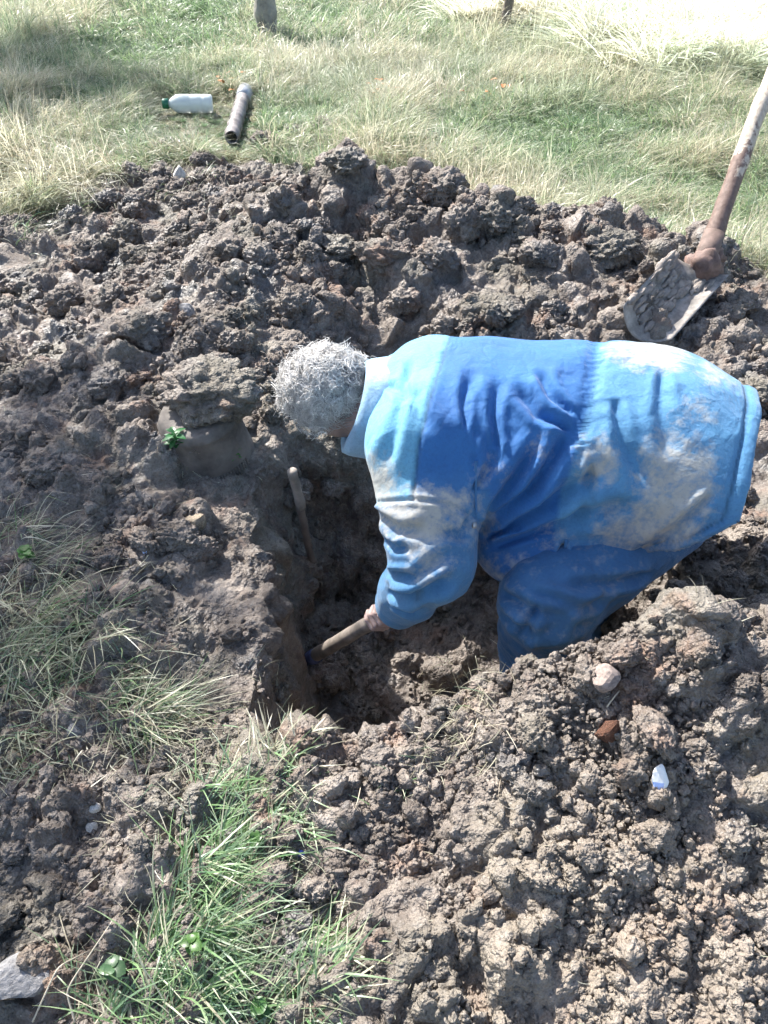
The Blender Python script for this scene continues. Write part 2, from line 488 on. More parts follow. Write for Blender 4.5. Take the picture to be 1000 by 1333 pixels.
tag(ground, 'lumpy dug grey clay around a pit, running out into a grassy field', kind='structure')

# ------------------------------------------------------------------ clods
def clod_mesh(name, seed, sub, sq=(1, 1, 1)):
    V, F = ico(sub)
    r = np.random.default_rng(seed)
    off = r.uniform(-50, 50, 3)
    P = V*np.array(sq)
    wv = np.stack([fbm(V+off, 1.6, 3, seed+20+i) for i in range(3)], 1)
    Q = V+off+.35*wv
    rid = 1-np.abs(fbm(Q, 1.3, 3, seed+31))*2.2
    d = .34*fbm(Q, 1.0, 4, seed)+.16*rid+.30*domes(Q, 1.5, seed+3)+.22*domes(Q, 3.4, seed+5)
    if sub >= 3: d = d+.14*domes(Q, 7.5, seed+7)
    if sub >= 4: d = d+.085*domes(Q, 16, seed+8)
    if sub >= 5: d = d+.045*domes(Q, 34, seed+9)
    P = P*(.48+d)[:, None]+.12*wv
    return mesh_np(name, P, F, M['soil'], True)
CL_BIG = [clod_mesh('soil_clod', 100+i, 5, (1, r1, r2)) for i, (r1, r2) in enumerate([(1.2, .7), (.8, .75), (1.3, .85), (.9, .6), (1, .9), (1.4, .65)])]
CL_SMALL = [clod_mesh('crumb', 200+i, 3, (1, r1, r2)) for i, (r1, r2) in enumerate([(1.2, .7), (.85, .8), (1.3, .8), (.9, .65), (1.1, .8), (.9, .8), (1.3, .7)])]
def in_frame(x, y, z, m=40):
    u, v = PROJ(np.stack([x, y, z], 1))
    return (u > -m) & (u < 1000+m) & (v > -m) & (v < 1333+m)
def inst_group(name, coll):
    g = bpy.data.node_groups.new(name, 'GeometryNodeTree')
    g.interface.new_socket('Geometry', in_out='INPUT', socket_type='NodeSocketGeometry')
    g.interface.new_socket('Geometry', in_out='OUTPUT', socket_type='NodeSocketGeometry')
    N = g.nodes; L = g.links
    gi = N.new('NodeGroupInput'); go = N.new('NodeGroupOutput')
    ci = N.new('GeometryNodeCollectionInfo'); ci.inputs[0].default_value = coll
    ci.inputs['Separate Children'].default_value = True; ci.inputs['Reset Children'].default_value = True
    ip = N.new('GeometryNodeInstanceOnPoints'); ip.inputs['Pick Instance'].default_value = True
    def na(n, t):
        a = N.new('GeometryNodeInputNamedAttribute'); a.data_type = t; a.inputs[0].default_value = n; return a.outputs[0]
    L.new(gi.outputs[0], ip.inputs['Points']); L.new(ci.outputs[0], ip.inputs['Instance'])
    L.new(na('idx', 'INT'), ip.inputs['Instance Index'])
    L.new(na('rot', 'FLOAT_VECTOR'), ip.inputs['Rotation']); L.new(na('sc', 'FLOAT_VECTOR'), ip.inputs['Scale'])
    L.new(ip.outputs[0], go.inputs[0])
    return g
def instancer(name, pts, rot, sc, idx, meshes, label, cat):
    coll = bpy.data.collections.new(name+'_pieces')
    for i, me in enumerate(meshes):
        coll.objects.link(bpy.data.objects.new('%s_piece_%02d' % (name, i), me))
    me = bpy.data.meshes.new(name); n = len(pts)
    me.vertices.add(n); me.vertices.foreach_set('co', np.asarray(pts, np.float32).ravel())
    a = me.attributes.new('rot', 'FLOAT_VECTOR', 'POINT'); a.data.foreach_set('vector', np.asarray(rot, np.float32).ravel())
    a = me.attributes.new('sc', 'FLOAT_VECTOR', 'POINT'); a.data.foreach_set('vector', np.asarray(sc, np.float32).ravel())
    a = me.attributes.new('idx', 'INT', 'POINT'); a.data.foreach_set('value', np.asarray(idx, np.int32))
    o = obj(name, me); md = o.modifiers.new('scatter', 'NODES'); md.node_group = inst_group(name+'_scatter', coll)
    tag(o, label, cat, kind='stuff'); return o

def scatter_xy(n, box, maskfn, rs):
    x = rs.uniform(box[0], box[1], n); y = rs.uniform(box[2], box[3], n)
    m = rs.uniform(0, 1, n) < maskfn(x, y)
    return x[m], y[m]
rs = np.random.default_rng(11)
def soil_density(x, y):
    P = np.stack([x, y, 0*x], 1)
    return soil_mask(x, y)*smooth(-.2, .3, fbm(P, 5, 3, 71))
# crumbs by the thousand
cx, cy = scatter_xy(60000, (-2.0, 2.1, .25, 4.7), soil_density, rs)
cz = H(cx, cy); k = in_frame(cx, cy, cz); cx, cy, cz = cx[k][:12000], cy[k][:12000], cz[k][:12000]
r = .0042*(rs.pareto(2.4, len(cx))+1)*(1+.25*cy); r = np.clip(r, .004, .03)
fx_, fy_ = scatter_xy(40000, (-.9, 1.2, .3, 1.35), lambda x, y: soil_mask(x, y)*smooth(-.3, .2, fbm(np.stack([x, y, 0*x], 1), 7, 3, 72))*(.25+.75*smooth(-.3, .1, x)), rs)
fz_ = H(fx_, fy_); k = in_frame(fx_, fy_, fz_); fx_, fy_, fz_ = fx_[k][:15000], fy_[k][:15000], fz_[k][:15000]
cx, cy, cz = np.concatenate([cx, fx_]), np.concatenate([cy, fy_]), np.concatenate([cz, fz_])
r = np.concatenate([r, np.clip(.0036*(rs.pareto(2.6, len(fx_))+1), .0034, .015)])
inside_pit = base_z(cx, cy) < -.2
r = np.where(inside_pit, r*.8, r)
nn = HN(cx, cy)
instancer('soil_crumbs', np.stack([cx, cy, cz], 1)+nn*(r*.05)[:, None], rs.uniform(0, 6.28, (len(cx), 3)), np.repeat(r[:, None], 3, 1)*rs.uniform(.8, 1.25, (len(cx), 3)),
          rs.integers(0, len(CL_SMALL), len(cx)), CL_SMALL, 'small loose crumbs of clay strewn over the dug soil', 'crumbs')
# the clods that can be picked out one by one belong to the ground they are part of
bx, by = scatter_xy(1500, (-1.75, 1.9, .42, 4.4), lambda x, y: soil_density(x, y)*(base_z(x, y) > -.15), rs)
bz = H(bx, by); k = in_frame(bx, by, bz, 0); bx, by, bz = bx[k][:270], by[k][:270], bz[k][:270]
for x, y, z in zip(bx, by, bz):
    r = float(np.clip(.017*(rs.pareto(2.6)+1)*(1+.2*y), .015, .026+.013*y))
    n_ = HN(np.array([x]), np.array([y]))[0]
    o = bpy.data.objects.new('soil_clod', CL_BIG[int(rs.integers(0, 6))]); COL.objects.link(o); o.parent = ground
    o.location = (x+n_[0]*r*.2, y+n_[1]*r*.2, z+r*.22)
    o.rotation_euler = tuple(rs.uniform(-.6, .6, 2))+(rs.uniform(0, 6.28),); o.scale = (r, r, r)

# ------------------------------------------------------------------ the digging man
def cloth_material(name):
    m, nt, b, out = mat_new(name); k = NT(nt); p = k.pos()
    c = k.attr('col', 'Color')
    nf = k.noise(p, 9, 5, .6); nm = k.noise(p, 38, 6, .7); nfine = k.noise(p, 160, 4, .7)
    c = k.mix(1.0, c, k.ramp(nf, [(.3, (.82, .84, .88)), (.7, (1.15, 1.12, 1.08))]), 'MULTIPLY')
    c = k.mix(k.ramp(nfine, [(.35, .22), (.55, 0)]), c, (.02, .06, .16))
    # dried clay rubbed into the cloth; on the jacket also painted sunlit patches
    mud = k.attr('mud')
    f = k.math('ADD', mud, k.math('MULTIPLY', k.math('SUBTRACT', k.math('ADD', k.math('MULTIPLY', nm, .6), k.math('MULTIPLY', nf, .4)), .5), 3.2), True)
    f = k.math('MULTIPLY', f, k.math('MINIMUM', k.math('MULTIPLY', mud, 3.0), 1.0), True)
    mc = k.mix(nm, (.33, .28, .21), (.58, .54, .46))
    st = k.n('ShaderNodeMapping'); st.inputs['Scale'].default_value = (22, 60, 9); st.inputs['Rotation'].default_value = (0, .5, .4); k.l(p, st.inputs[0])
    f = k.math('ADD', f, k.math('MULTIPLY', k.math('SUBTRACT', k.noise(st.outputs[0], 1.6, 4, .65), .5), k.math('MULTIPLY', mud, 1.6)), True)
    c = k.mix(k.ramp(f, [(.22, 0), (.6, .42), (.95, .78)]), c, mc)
    k.l(c, b.inputs['Base Color'])
    b.inputs['Roughness'].default_value = .72; b.inputs['Specular IOR Level'].default_value = .3
    b.inputs['Sheen Weight'].default_value = .15
    bp = k.bump(k.noise(p, 22, 4, .55, .4), .5, .012)
    wv = k.n('ShaderNodeTexWave'); wv.inputs['Scale'].default_value = 260; wv.inputs['Distortion'].default_value = 1.5; k.l(p, wv.inputs['Vector'])
    bp = k.bump(wv.outputs['Fac'], .22, .0012, bp)
    vc = k.n('ShaderNodeTexVoronoi'); vc.feature = 'DISTANCE_TO_EDGE'; vc.inputs['Scale'].default_value = 13; mpv = k.n('ShaderNodeMapping'); mpv.inputs['Scale'].default_value = (1, .7, .7); k.l(p, mpv.inputs[0])
    wnz = k.n('ShaderNodeTexNoise'); wnz.inputs['Scale'].default_value = 6; k.l(mpv.outputs[0], wnz.inputs['Vector']); vm = k.n('ShaderNodeVectorMath', operation='MULTIPLY_ADD'); k.l(wnz.outputs['Color'], vm.inputs[0]); vm.inputs[1].default_value = (.12, .12, .12); k.l(mpv.outputs[0], vm.inputs[2]); k.l(vm.outputs[0], vc.inputs['Vector'])
    bp = k.bump(k.math('MINIMUM', vc.outputs['Distance'], .12), .35, .02, bp)
    bp = k.bump(nfine, .3, .002, bp)
    bp = k.bump(f, .5, .002, bp)
    k.l(bp, b.inputs['Normal'])
    return m
M['cloth'] = cloth_material('worn_blue_cotton')

def seg_dist(u, v, pts):
    """distance in photo pixels to a polyline and the share of its length"""
    d = np.full(u.shape, 1e9); tt = np.zeros(u.shape); n = len(pts)-1
    for i in range(n):
        (ax, ay), (bx, by) = pts[i], pts[i+1]
        t = np.clip(((u-ax)*(bx-ax)+(v-ay)*(by-ay))/((bx-ax)**2+(by-ay)**2+1e-9), 0, 1)
        q = np.hypot(u-ax-t*(bx-ax), v-ay-t*(by-ay))
        m = q < d; d = np.where(m, q, d); tt = np.where(m, (i+t)/n, tt)
    return d, tt
def fold(u, v, pts, width, depth):
    d, t = seg_dist(u, v, pts)
    w = width*(.55+.9*t)                               # folds open out from where the cloth is pinched
    g = np.exp(-(d/w)**2)-.55*np.exp(-((d-w*1.9)/(w*1.1))**2)
    return -depth*g*(1-smooth(.75, 1.0, t))*smooth(-.02, .12, t)

SH_L, EL_L, WR_L = W(552, 585, 1.80), W(562, 728, 1.79), W(516, 790, 1.98)
HAND = W(489, 803, 2.03)
SH_R = np.array([.13, 1.80, .47]); EL_R = np.array([.17, 1.80, .22]); WR_R = np.array([.09, 1.62, .02])
person = empty('person', (.5, 1.5, -.46))
tag(person, 'grey haired person in a dusty blue work jacket bending down digging in the pit', 'person')

# torso profile along X: centre row in the photo, half size seen, depth
def torso_profile(x):
    xs = np.array([.00, .045, .10, .20, .32, .45, .58, .70, .82, .92, 1.02])
    D0 = 1.95
    vc = np.array([530, 540, 552, 560, 566, 574, 586, 600, 620, 640, 655])
    ay = np.array([.13, .19, .245, .265, .27, .275, .285, .30, .30, .285, .26])
    az = np.array([.11, .155, .19, .215, .225, .24, .265, .28, .265, .24, .22])
    vcx = np.interp(x, xs, vc)
    cy = D0*(FWD[1]+(666.5-vcx)/FPX*UPV[1]); cz = CAM_Z+D0*(FWD[2]+(666.5-vcx)/FPX*UPV[2])
    return cy, cz, np.interp(x, xs, ay), np.interp(x, xs, az)
def smooth1(a, n=9):
    k = np.hanning(n+2)[1:-1]; k /= k.sum()
    return np.convolve(np.pad(a, n//2, mode='edge'), k, 'valid')
def hem_x(y, z): return .790+.36*np.clip(y-1.27, -.1, .36)-1.25*np.clip(.46-z, 0, 1)
J = SDF((-.12, .95, -.02), (1.12, 2.25, .84), .0065)
sl, X, Y, Z = J._box((-.2, .9, -.1), (1.2, 2.3, .9))
xv = X[:, 0, 0]
prof = [smooth1(a, 21)[:, None, None].astype(np.float32) for a in torso_profile(xv)]
q = np.sqrt(((Y-prof[0])/prof[2])**2+((Z-prof[1])/prof[3])**2)
d = (q-1)*np.minimum(prof[2], prof[3])
d = np.maximum(d, -X+.01)
J._mix(sl, d.astype(np.float32), .02)
# sleeves
J.ell(SH_L+np.array([-.005, .03, .0]), (.115, .12, .115), .07)
J.cone(SH_L, (SH_L+EL_L)/2, .118, .112, .06)
J.cone((SH_L+EL_L)/2, EL_L, .110, .098, .03)
J.cone(EL_L, EL_L*.35+WR_L*.65, .094, .074, .03)
J.cone(EL_L*.35+WR_L*.65, EL_L*.08+WR_L*.92, .072, .064, .02)
J.ell(SH_R+np.array([.03, -.03, -.05]), (.11, .11, .10), .07)
J.cone(SH_R, EL_R, .115, .09, .05); J.cone(EL_R, WR_R, .088, .06, .03)
# jacket belly sagging over the thigh
J.ell((.47, 1.40, .26), (.17, .15, .10), .07); J.ell((.35, 1.40, .255), (.13, .15, .085), .06)
# hem: cut the skirt and hollow it
hx = hem_x(Y, Z).astype(np.float32)
J.F = np.maximum(J.F, (X-hx)*.7)
qi = np.sqrt(((Y-prof[0])/(prof[2]-.014))**2+((Z-prof[1])/(prof[3]-.014))**2)
di = np.maximum((qi-1)*np.minimum(prof[2], prof[3]), -(X-(hx-.14)))
J.F = np.maximum(J.F, -di)
# cuff opening
J.cone(WR_L+(WR_L-EL_L)*.06, WR_L+(WR_L-EL_L)*.5, .046, .05, .01, 's')
JV, JF = J.mesh()
JN = vnormals(JV, JF)
ju, jv = PROJ(JV)
face_cam = smooth(-.1, .25, np.einsum('ij,ij->i', JN, (CPOS-JV)/np.linalg.norm(CPOS-JV, axis=1, keepdims=True)))
arm_d = seg_dist(ju, jv, [(552, 600), (562, 728), (516, 795)])[0]
axis_pts = np.array([SH_L, (SH_L+EL_L)/2, EL_L, WR_L])
def dist3(P, pts):
    d = np.full(len(P), 9.)
    for a, b in zip(pts[:-1], pts[1:]):
        t = np.clip((P-a)@(b-a)/((b-a)@(b-a)), 0, 1); d = np.minimum(d, np.linalg.norm(P-a-t[:, None]*(b-a), axis=1))
    return d
on_sleeve = smooth(.16, .135, dist3(JV, axis_pts))*smooth(600, 670, jv)
disp = .010*fbm(JV*np.array([1, .8, .8]), 5.0, 3, 81)+.005*(1-2*np.abs(fbm(JV, 7, 2, 82)))
FOLDS = [([(622, 688), (660, 640), (715, 560)], 9, .016), ([(624, 692), (690, 640), (752, 545)], 9, .020), ([(628, 700), (720, 655), (800, 600)], 10, .014),
         ([(640, 712), (730, 680), (840, 650)], 9, .010), ([(745, 560), (700, 540), (672, 500)], 8, .010), ([(748, 540), (716, 515), (700, 480)], 7, .009),
         ([(650, 590), (642, 540), (650, 490)], 7, .008), ([(606, 560), (604, 520), (618, 480)], 7, .007), ([(735, 705), (728, 735), (700, 765)], 7, .014),
         ([(770, 600), (765, 650), (740, 690)], 9, .008), ([(800, 520), (812, 580), (850, 640)], 11, .008), ([(862, 480), (862, 540), (880, 600)], 12, .007),
         ([(930, 640), (880, 690), (810, 745)], 9, .008), ([(680, 765), (740, 772), (811, 750)], 6, .012), ([(500, 500), (540, 520), (560, 570)], 9, .006),
         ([(535, 470), (520, 540), (500, 620)], 8, .007), ([(480, 660), (520, 690), (560, 690)], 8, .008), ([(505, 770), (540, 775), (600, 745)], 8, .014),
         ([(500, 745), (540, 752), (590, 715)], 8, .010), ([(508, 785), (540, 795), (572, 780)], 6, .010), ([(503, 700), (520, 715), (535, 710)], 6, .007),
         ([(612, 670), (600, 700), (570, 690)], 7, .006), ([(618, 640), (640, 600), (640, 560)], 8, .009)]
for pts, wd, dp in FOLDS: disp += fold(ju, jv, pts, wd*.85, dp*1.6)*face_cam
# seams
def seam(pts, wd=2.2, dp=.004):
    d, t = seg_dist(ju, jv, pts); return (-dp*np.exp(-(d/wd)**2)+.5*dp*np.exp(-((d-2.6*wd)/wd)**2))*face_cam
YOKE = [(586, 438), (560, 520), (545, 580), (537, 650)]
disp += seam(YOKE)+seam([(472, 655), (537, 650), (580, 655), (618, 672)])+seam([(618, 560), (616, 620), (620, 690)])*.8
# gathered waist
wl_ = np.interp(jv, [430, 520, 600, 680], [782, 768, 745, 722])
band = np.exp(-((ju-wl_)/12)**4)*(1-on_sleeve)
ang = np.arctan2(JV[:, 2]-.44, JV[:, 1]-1.56)
disp += band*(-.006+.0022*np.sin(ang*150+3*vnoise(JV, 20, 5)))*smooth(700, 600, jv)
near_gather = np.exp(-((np.abs(ju-wl_)-32)/22)**2)*(1-on_sleeve)*smooth(680, 600, jv)
disp += near_gather*.004*(1-2*np.abs(fbm(np.stack([JV[:, 0]*5, ang*6, 0*ang], 1), 1.0, 2, 16)))
# turned hem
hemd = hem_x(JV[:, 1], JV[:, 2])-JV[:, 0]
disp += .004*np.exp(-((hemd-.012)/.014)**4)-.005*np.exp(-((hemd-.036)/.006)**2)
JV = JV+JN*(disp*smooth(-.002, .03, hemd+.03))[:, None]
# colour panels
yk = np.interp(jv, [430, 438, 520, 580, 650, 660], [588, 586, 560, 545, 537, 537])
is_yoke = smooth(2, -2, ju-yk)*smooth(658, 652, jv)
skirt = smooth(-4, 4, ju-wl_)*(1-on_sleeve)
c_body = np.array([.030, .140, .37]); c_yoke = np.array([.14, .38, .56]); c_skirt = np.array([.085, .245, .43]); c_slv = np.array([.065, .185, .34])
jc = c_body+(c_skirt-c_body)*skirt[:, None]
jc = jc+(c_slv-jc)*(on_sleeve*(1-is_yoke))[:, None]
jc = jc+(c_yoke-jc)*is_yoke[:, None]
low = smooth(640, 760, jv)*(1-on_sleeve); jc = jc+(np.array([.028, .105, .27])-jc)*(low*.75)[:, None]  # lower flank darkened: its shade is painted into the cloth colour
sd_ = np.minimum(seg_dist(ju, jv, YOKE)[0], 99); jc *= (1-.5*np.exp(-(sd_/2.4)**2))[:, None]
jc *= (1-.5*np.exp(-((hemd-.036)/.004)**2))[:, None]
mud_sun = np.zeros(len(JV))  # dried clay, plus sunlit white painted on back top and shoulder front
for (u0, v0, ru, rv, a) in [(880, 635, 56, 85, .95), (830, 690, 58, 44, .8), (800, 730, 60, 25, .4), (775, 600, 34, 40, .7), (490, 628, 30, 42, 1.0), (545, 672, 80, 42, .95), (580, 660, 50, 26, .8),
                            (850, 462, 60, 26, 1.0), (560, 715, 46, 50, .62), (700, 590, 40, 60, .28), (640, 620, 40, 40, .35), (660, 740, 60, 30, .4), (930, 480, 40, 40, .45),  # first blob, on the back top: part dust, part painted sunlight
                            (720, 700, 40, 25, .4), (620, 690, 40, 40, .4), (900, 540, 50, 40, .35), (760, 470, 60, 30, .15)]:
    mud_sun = np.maximum(mud_sun, a*np.exp(-(((ju-u0)/ru)**2+((jv-v0)/rv)**2)**1.3))
mud_sun = np.maximum(mud_sun, .10)
jacket = child('jacket', mesh_np('jacket', JV, JF, M['cloth'], True, {'col': jc, 'mud': mud_sun}), person)
jacket['label'] = 'faded blue padded work jacket smeared with dried clay'
JACKET_BVH = None

# collar: a stand with a turned-down fall around the neck
def collar_mesh():
    c0 = W(486, 530, 1.955); axis = np.array([-1., .02, .02]); axis /= np.linalg.norm(axis)
    e1 = np.array([0, 1., 0]); e2 = np.array([0, 0, 1.])
    prof = [(.000, .96), (-.045, .90), (-.062, .93), (-.060, 1.03), (-.045, 1.10), (-.015, 1.15), (.012, 1.19), (.020, 1.17), (.012, 1.12), (.004, 1.08)]
    n = 72; V = []; cols = []
    for i in range(n):
        th = 2*math.pi*i/n
        ry, rz = .108, .112
        for (ax_, rr) in prof:
            wv = 1+.03*math.sin(3*th+1)+.02*math.sin(7*th)
            sl_ = -.035*math.sin(th)-.01
            p = c0+axis*(-ax_ + sl_)*1.0+e1*math.cos(th)*ry*rr*wv+e2*math.sin(th)*rz*rr*wv
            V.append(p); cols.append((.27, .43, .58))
    m = len(prof); F = []
    for i in range(n):
        for j in range(m-1):
            a = i*m+j; b_ = ((i+1) % n)*m+j
            F.append((a, b_, b_+1, a+1))
    return np.array(V), np.array(F, np.int32), np.array(cols)
cv, cf, cc = collar_mesh()
cN = vnormals(cv, cf); cv = cv+cN*(.004*fbm(cv, 14, 3, 91))[:, None]
child('collar', mesh_np('collar', cv, cf, M['cloth'], True, {'col': cc, 'mud': np.full(len(cv), .12)}), person)

# trousers
HIP_L, KN_L, AN_L = np.array([.70, 1.46, .28]), W(712, 782, 1.86), np.array([.47, 1.30, -.47])
HIP_R, KN_R, AN_R = HIP_L+np.array([0, .22, .02]), KN_L+np.array([.10, .38, .0]), np.array([.70, 1.74, -.47])
T = SDF((.15, 1.0, -.5), (1.12, 2.15, .70), .008)
T.ell((.72, 1.56, .36), (.18, .20, .17), .05)
for h_, k_, a_ in ((HIP_L, KN_L, AN_L), (HIP_R, KN_R, AN_R)):
    T.cone(h_, k_, .125, .115, .05); T.cone(k_, (k_+a_)/2, .116, .105, .03); T.cone((k_+a_)/2, a_, .105, .08, .03)
TV, TF = T.mesh(); TN = vnormals(TV, TF); tu, tv = PROJ(TV)
tface = smooth(.25, .6, np.einsum('ij,ij->i', TN, (CPOS-TV)/np.linalg.norm(CPOS-TV, axis=1, keepdims=True)))
td = .012*fbm(TV, 6, 2, 95)+.007*(1-2*np.abs(fbm(TV*np.array([1, 1, 1.7]), 9, 2, 96)))
for pts, wd, dp in [([(652, 770), (700, 800), (770, 800)], 9, .012), ([(652, 800), (690, 825), (760, 810)], 8, .010), ([(690, 770), (760, 790), (830, 770)], 8, .010), ([(850, 745), (790, 760), (720, 768)], 7, .012), ([(862, 760), (800, 792), (730, 842)], 8, .010), ([(700, 785), (690, 815), (660, 850)], 7, .010), ([(790, 765), (770, 790), (750, 830)], 7, .008)]:
    td += fold(tu, tv, pts, wd, dp*1.5)*tface
TV = TV+TN*td[:, None]
tm = np.maximum(.22, .5*np.exp(-((TV[:, 2]+.2)/.15)**2))
child('trousers', mesh_np('trousers', TV, TF, M['cloth'], True, {'col': np.tile([.043, .135, .28], (len(TV), 1)), 'mud': tm}), person)
# boots
M['rubber'] = simple('muddy_black_rubber', (.05, .045, .04), .5, .5, 18, .4, .004)
for a_ in (AN_L, AN_R):
    B = SDF(a_-np.array([.30, .12, .12]), a_+np.array([.12, .12, .22]), .008)
    B.cone(a_+np.array([.01, 0, .14]), a_+np.array([.0, 0, -.01]), .075, .058, .02)
    B.cone(a_+np.array([.02, 0, -.035]), a_+np.array([-.17, 0, -.045]), .05, .046, .03)
    bv, bf = B.mesh(); child('boot', mesh_np('boot', bv, bf, M['rubber']), person)

# body: head, neck, trunk, arms and hands in one skin
HC = W(430, 514, 1.985)                                   # middle of the skull
fwd_h = np.array([-.62, .10, -.78]); fwd_h /= np.linalg.norm(fwd_h)     # where the face looks
lft_h = np.cross(np.array([-1., 0, .8]), fwd_h); lft_h /= np.linalg.norm(lft_h)
top_h = np.cross(fwd_h, lft_h)
if top_h[0] > 0: top_h = -top_h; lft_h = -lft_h
RH = np.stack([fwd_h, lft_h, top_h], 1)
def hp(f, l, t): return HC+RH@np.array([f, l, t])
Bd = SDF((-.34, 1.15, -.48), (1.0, 2.15, .68), .0048)
Bd.ell(HC, (.098, .074, .10), .02, RH)
Bd.ell(hp(.03, 0, -.055), (.066, .058, .075), .03, RH)                 # jaw
Bd.ell(hp(.094, 0, -.028), (.018, .014, .028), .012, RH)               # nose
Bd.ell(hp(.09, 0, .014), (.014, .05, .012), .012, RH)                  # brow
for s_ in (-1, 1):
    Bd.ell(hp(.088, s_*.032, -.006), (.014, .016, .010), .004, RH, 's')  # eye sockets
    Bd.ell(hp(.080, s_*.032, -.006), (.012, .012, .010), .003, RH)
    Bd.ell(hp(.0, s_*.078, -.02), (.020, .010, .032), .008, RH)          # ears
    Bd.ell(hp(.006, s_*.088, -.016), (.010, .006, .016), .004, RH, 's')
Bd.ell(hp(.088, 0, -.066), (.012, .024, .006), .008, RH)               # lips
Bd.ell(hp(.098, 0, -.068), (.010, .022, .0025), .003, RH, 's')
NECK = W(500, 545, 1.96)
Bd.cone(hp(-.02, 0, -.06), NECK, .062, .066, .03)
Bd.cone(NECK, (.30, 1.58, .42), .08, .15, .05); Bd.cone((.30, 1.58, .42), (.72, 1.55, .38), .15, .15, .05)
for S_, E_, W_ in ((SH_L, EL_L, WR_L), (SH_R, EL_R, WR_R)):
    Bd.cone((.16, 1.6, .45), S_, .09, .065, .04); Bd.cone(S_, E_, .055, .045, .02); Bd.cone(E_, W_, .044, .031, .02)
for h_, k_, a_ in ((HIP_L, KN_L, AN_L), (HIP_R, KN_R, AN_R)):
    Bd.cone((.74, 1.56, .36), h_, .12, .09, .05); Bd.cone(h_, k_, .09, .06, .03); Bd.cone(k_, a_, .055, .04, .02)
    Bd.cone(a_, a_+np.array([-.15, 0, -.05]), .035, .03, .02)
# held tool axis: from the hands down into the pit
T0, T1 = W(545, 772, 1.88), W(404, 858, 2.47)
ax_t = (T1-T0)/np.linalg.norm(T1-T0)
def grip(wrist, c, flip=1):
    """hand closed round the handle at c: palm behind, fingers wrapping over, thumb along the side"""
    toward = wrist-c; toward -= ax_t*(toward@ax_t); toward /= np.linalg.norm(toward)     # from handle to the palm
    side = np.cross(ax_t, toward)*flip
    R_ = .021
    palm = c+toward*(R_+.012)
    Bd.cone(wrist, palm+toward*.012-ax_t*.0, .029, .030, .015)
    Bd.cone(palm-ax_t*.030, palm+ax_t*.032, .019, .020, .012)
    for i, (o_, rr, ln) in enumerate([(.036, .0098, 1.0), (.013, .0104, 1.08), (-.011, .0100, 1.02), (-.033, .0086, .86)]):
        pts = []
        for a in (-35, 25, 85, 140, 185):
            an = math.radians(a*ln) if a > 0 else math.radians(a)
            pts.append(c+ax_t*o_+(toward*math.cos(an+math.radians(40))+side*math.sin(an+math.radians(40)))*(R_+rr*.9))
        for j in range(4): Bd.cone(pts[j], pts[j+1], rr*(1-.05*j), rr*(.95-.05*j), .003)
    th = [palm+ax_t*.020-side*.012, c+ax_t*.052-side*(R_+.008)+toward*.012, c+ax_t*.070-side*(R_*.7)-toward*.010]
    Bd.cone(th[0], th[1], .014, .0115, .006); Bd.cone(th[1], th[2], .0115, .0095, .003)
cL = T0+ax_t*((HAND-T0)@ax_t)
grip(WR_L, cL, 1)
cR = T0+ax_t*(((HAND-T0)@ax_t)-.20)
grip(WR_R, cR, -1)
BV, BF = Bd.mesh()
m_skin, nt, b, out = mat_new('skin'); k = NT(nt); p = k.pos()
cs = k.ramp(k.noise(p, 30, 5, .6), [(.3, (.27, .19, .17)), (.7, (.42, .31, .28))])
cs = k.mix(k.ramp(k.noise(p, 120, 3, .6), [(.52, 0), (.7, .5)]), cs, (.2, .14, .12))
k.l(cs, b.inputs['Base Color']); b.inputs['Roughness'].default_value = .55
b.inputs['Subsurface Weight'].default_value = .08; b.inputs['Subsurface Radius'].default_value = (.01, .004, .002)
k.l(k.bump(k.noise(p, 260, 3, .6), .3, .0012), b.inputs['Normal'])
child('body', mesh_np('body', BV, BF, m_skin), person)

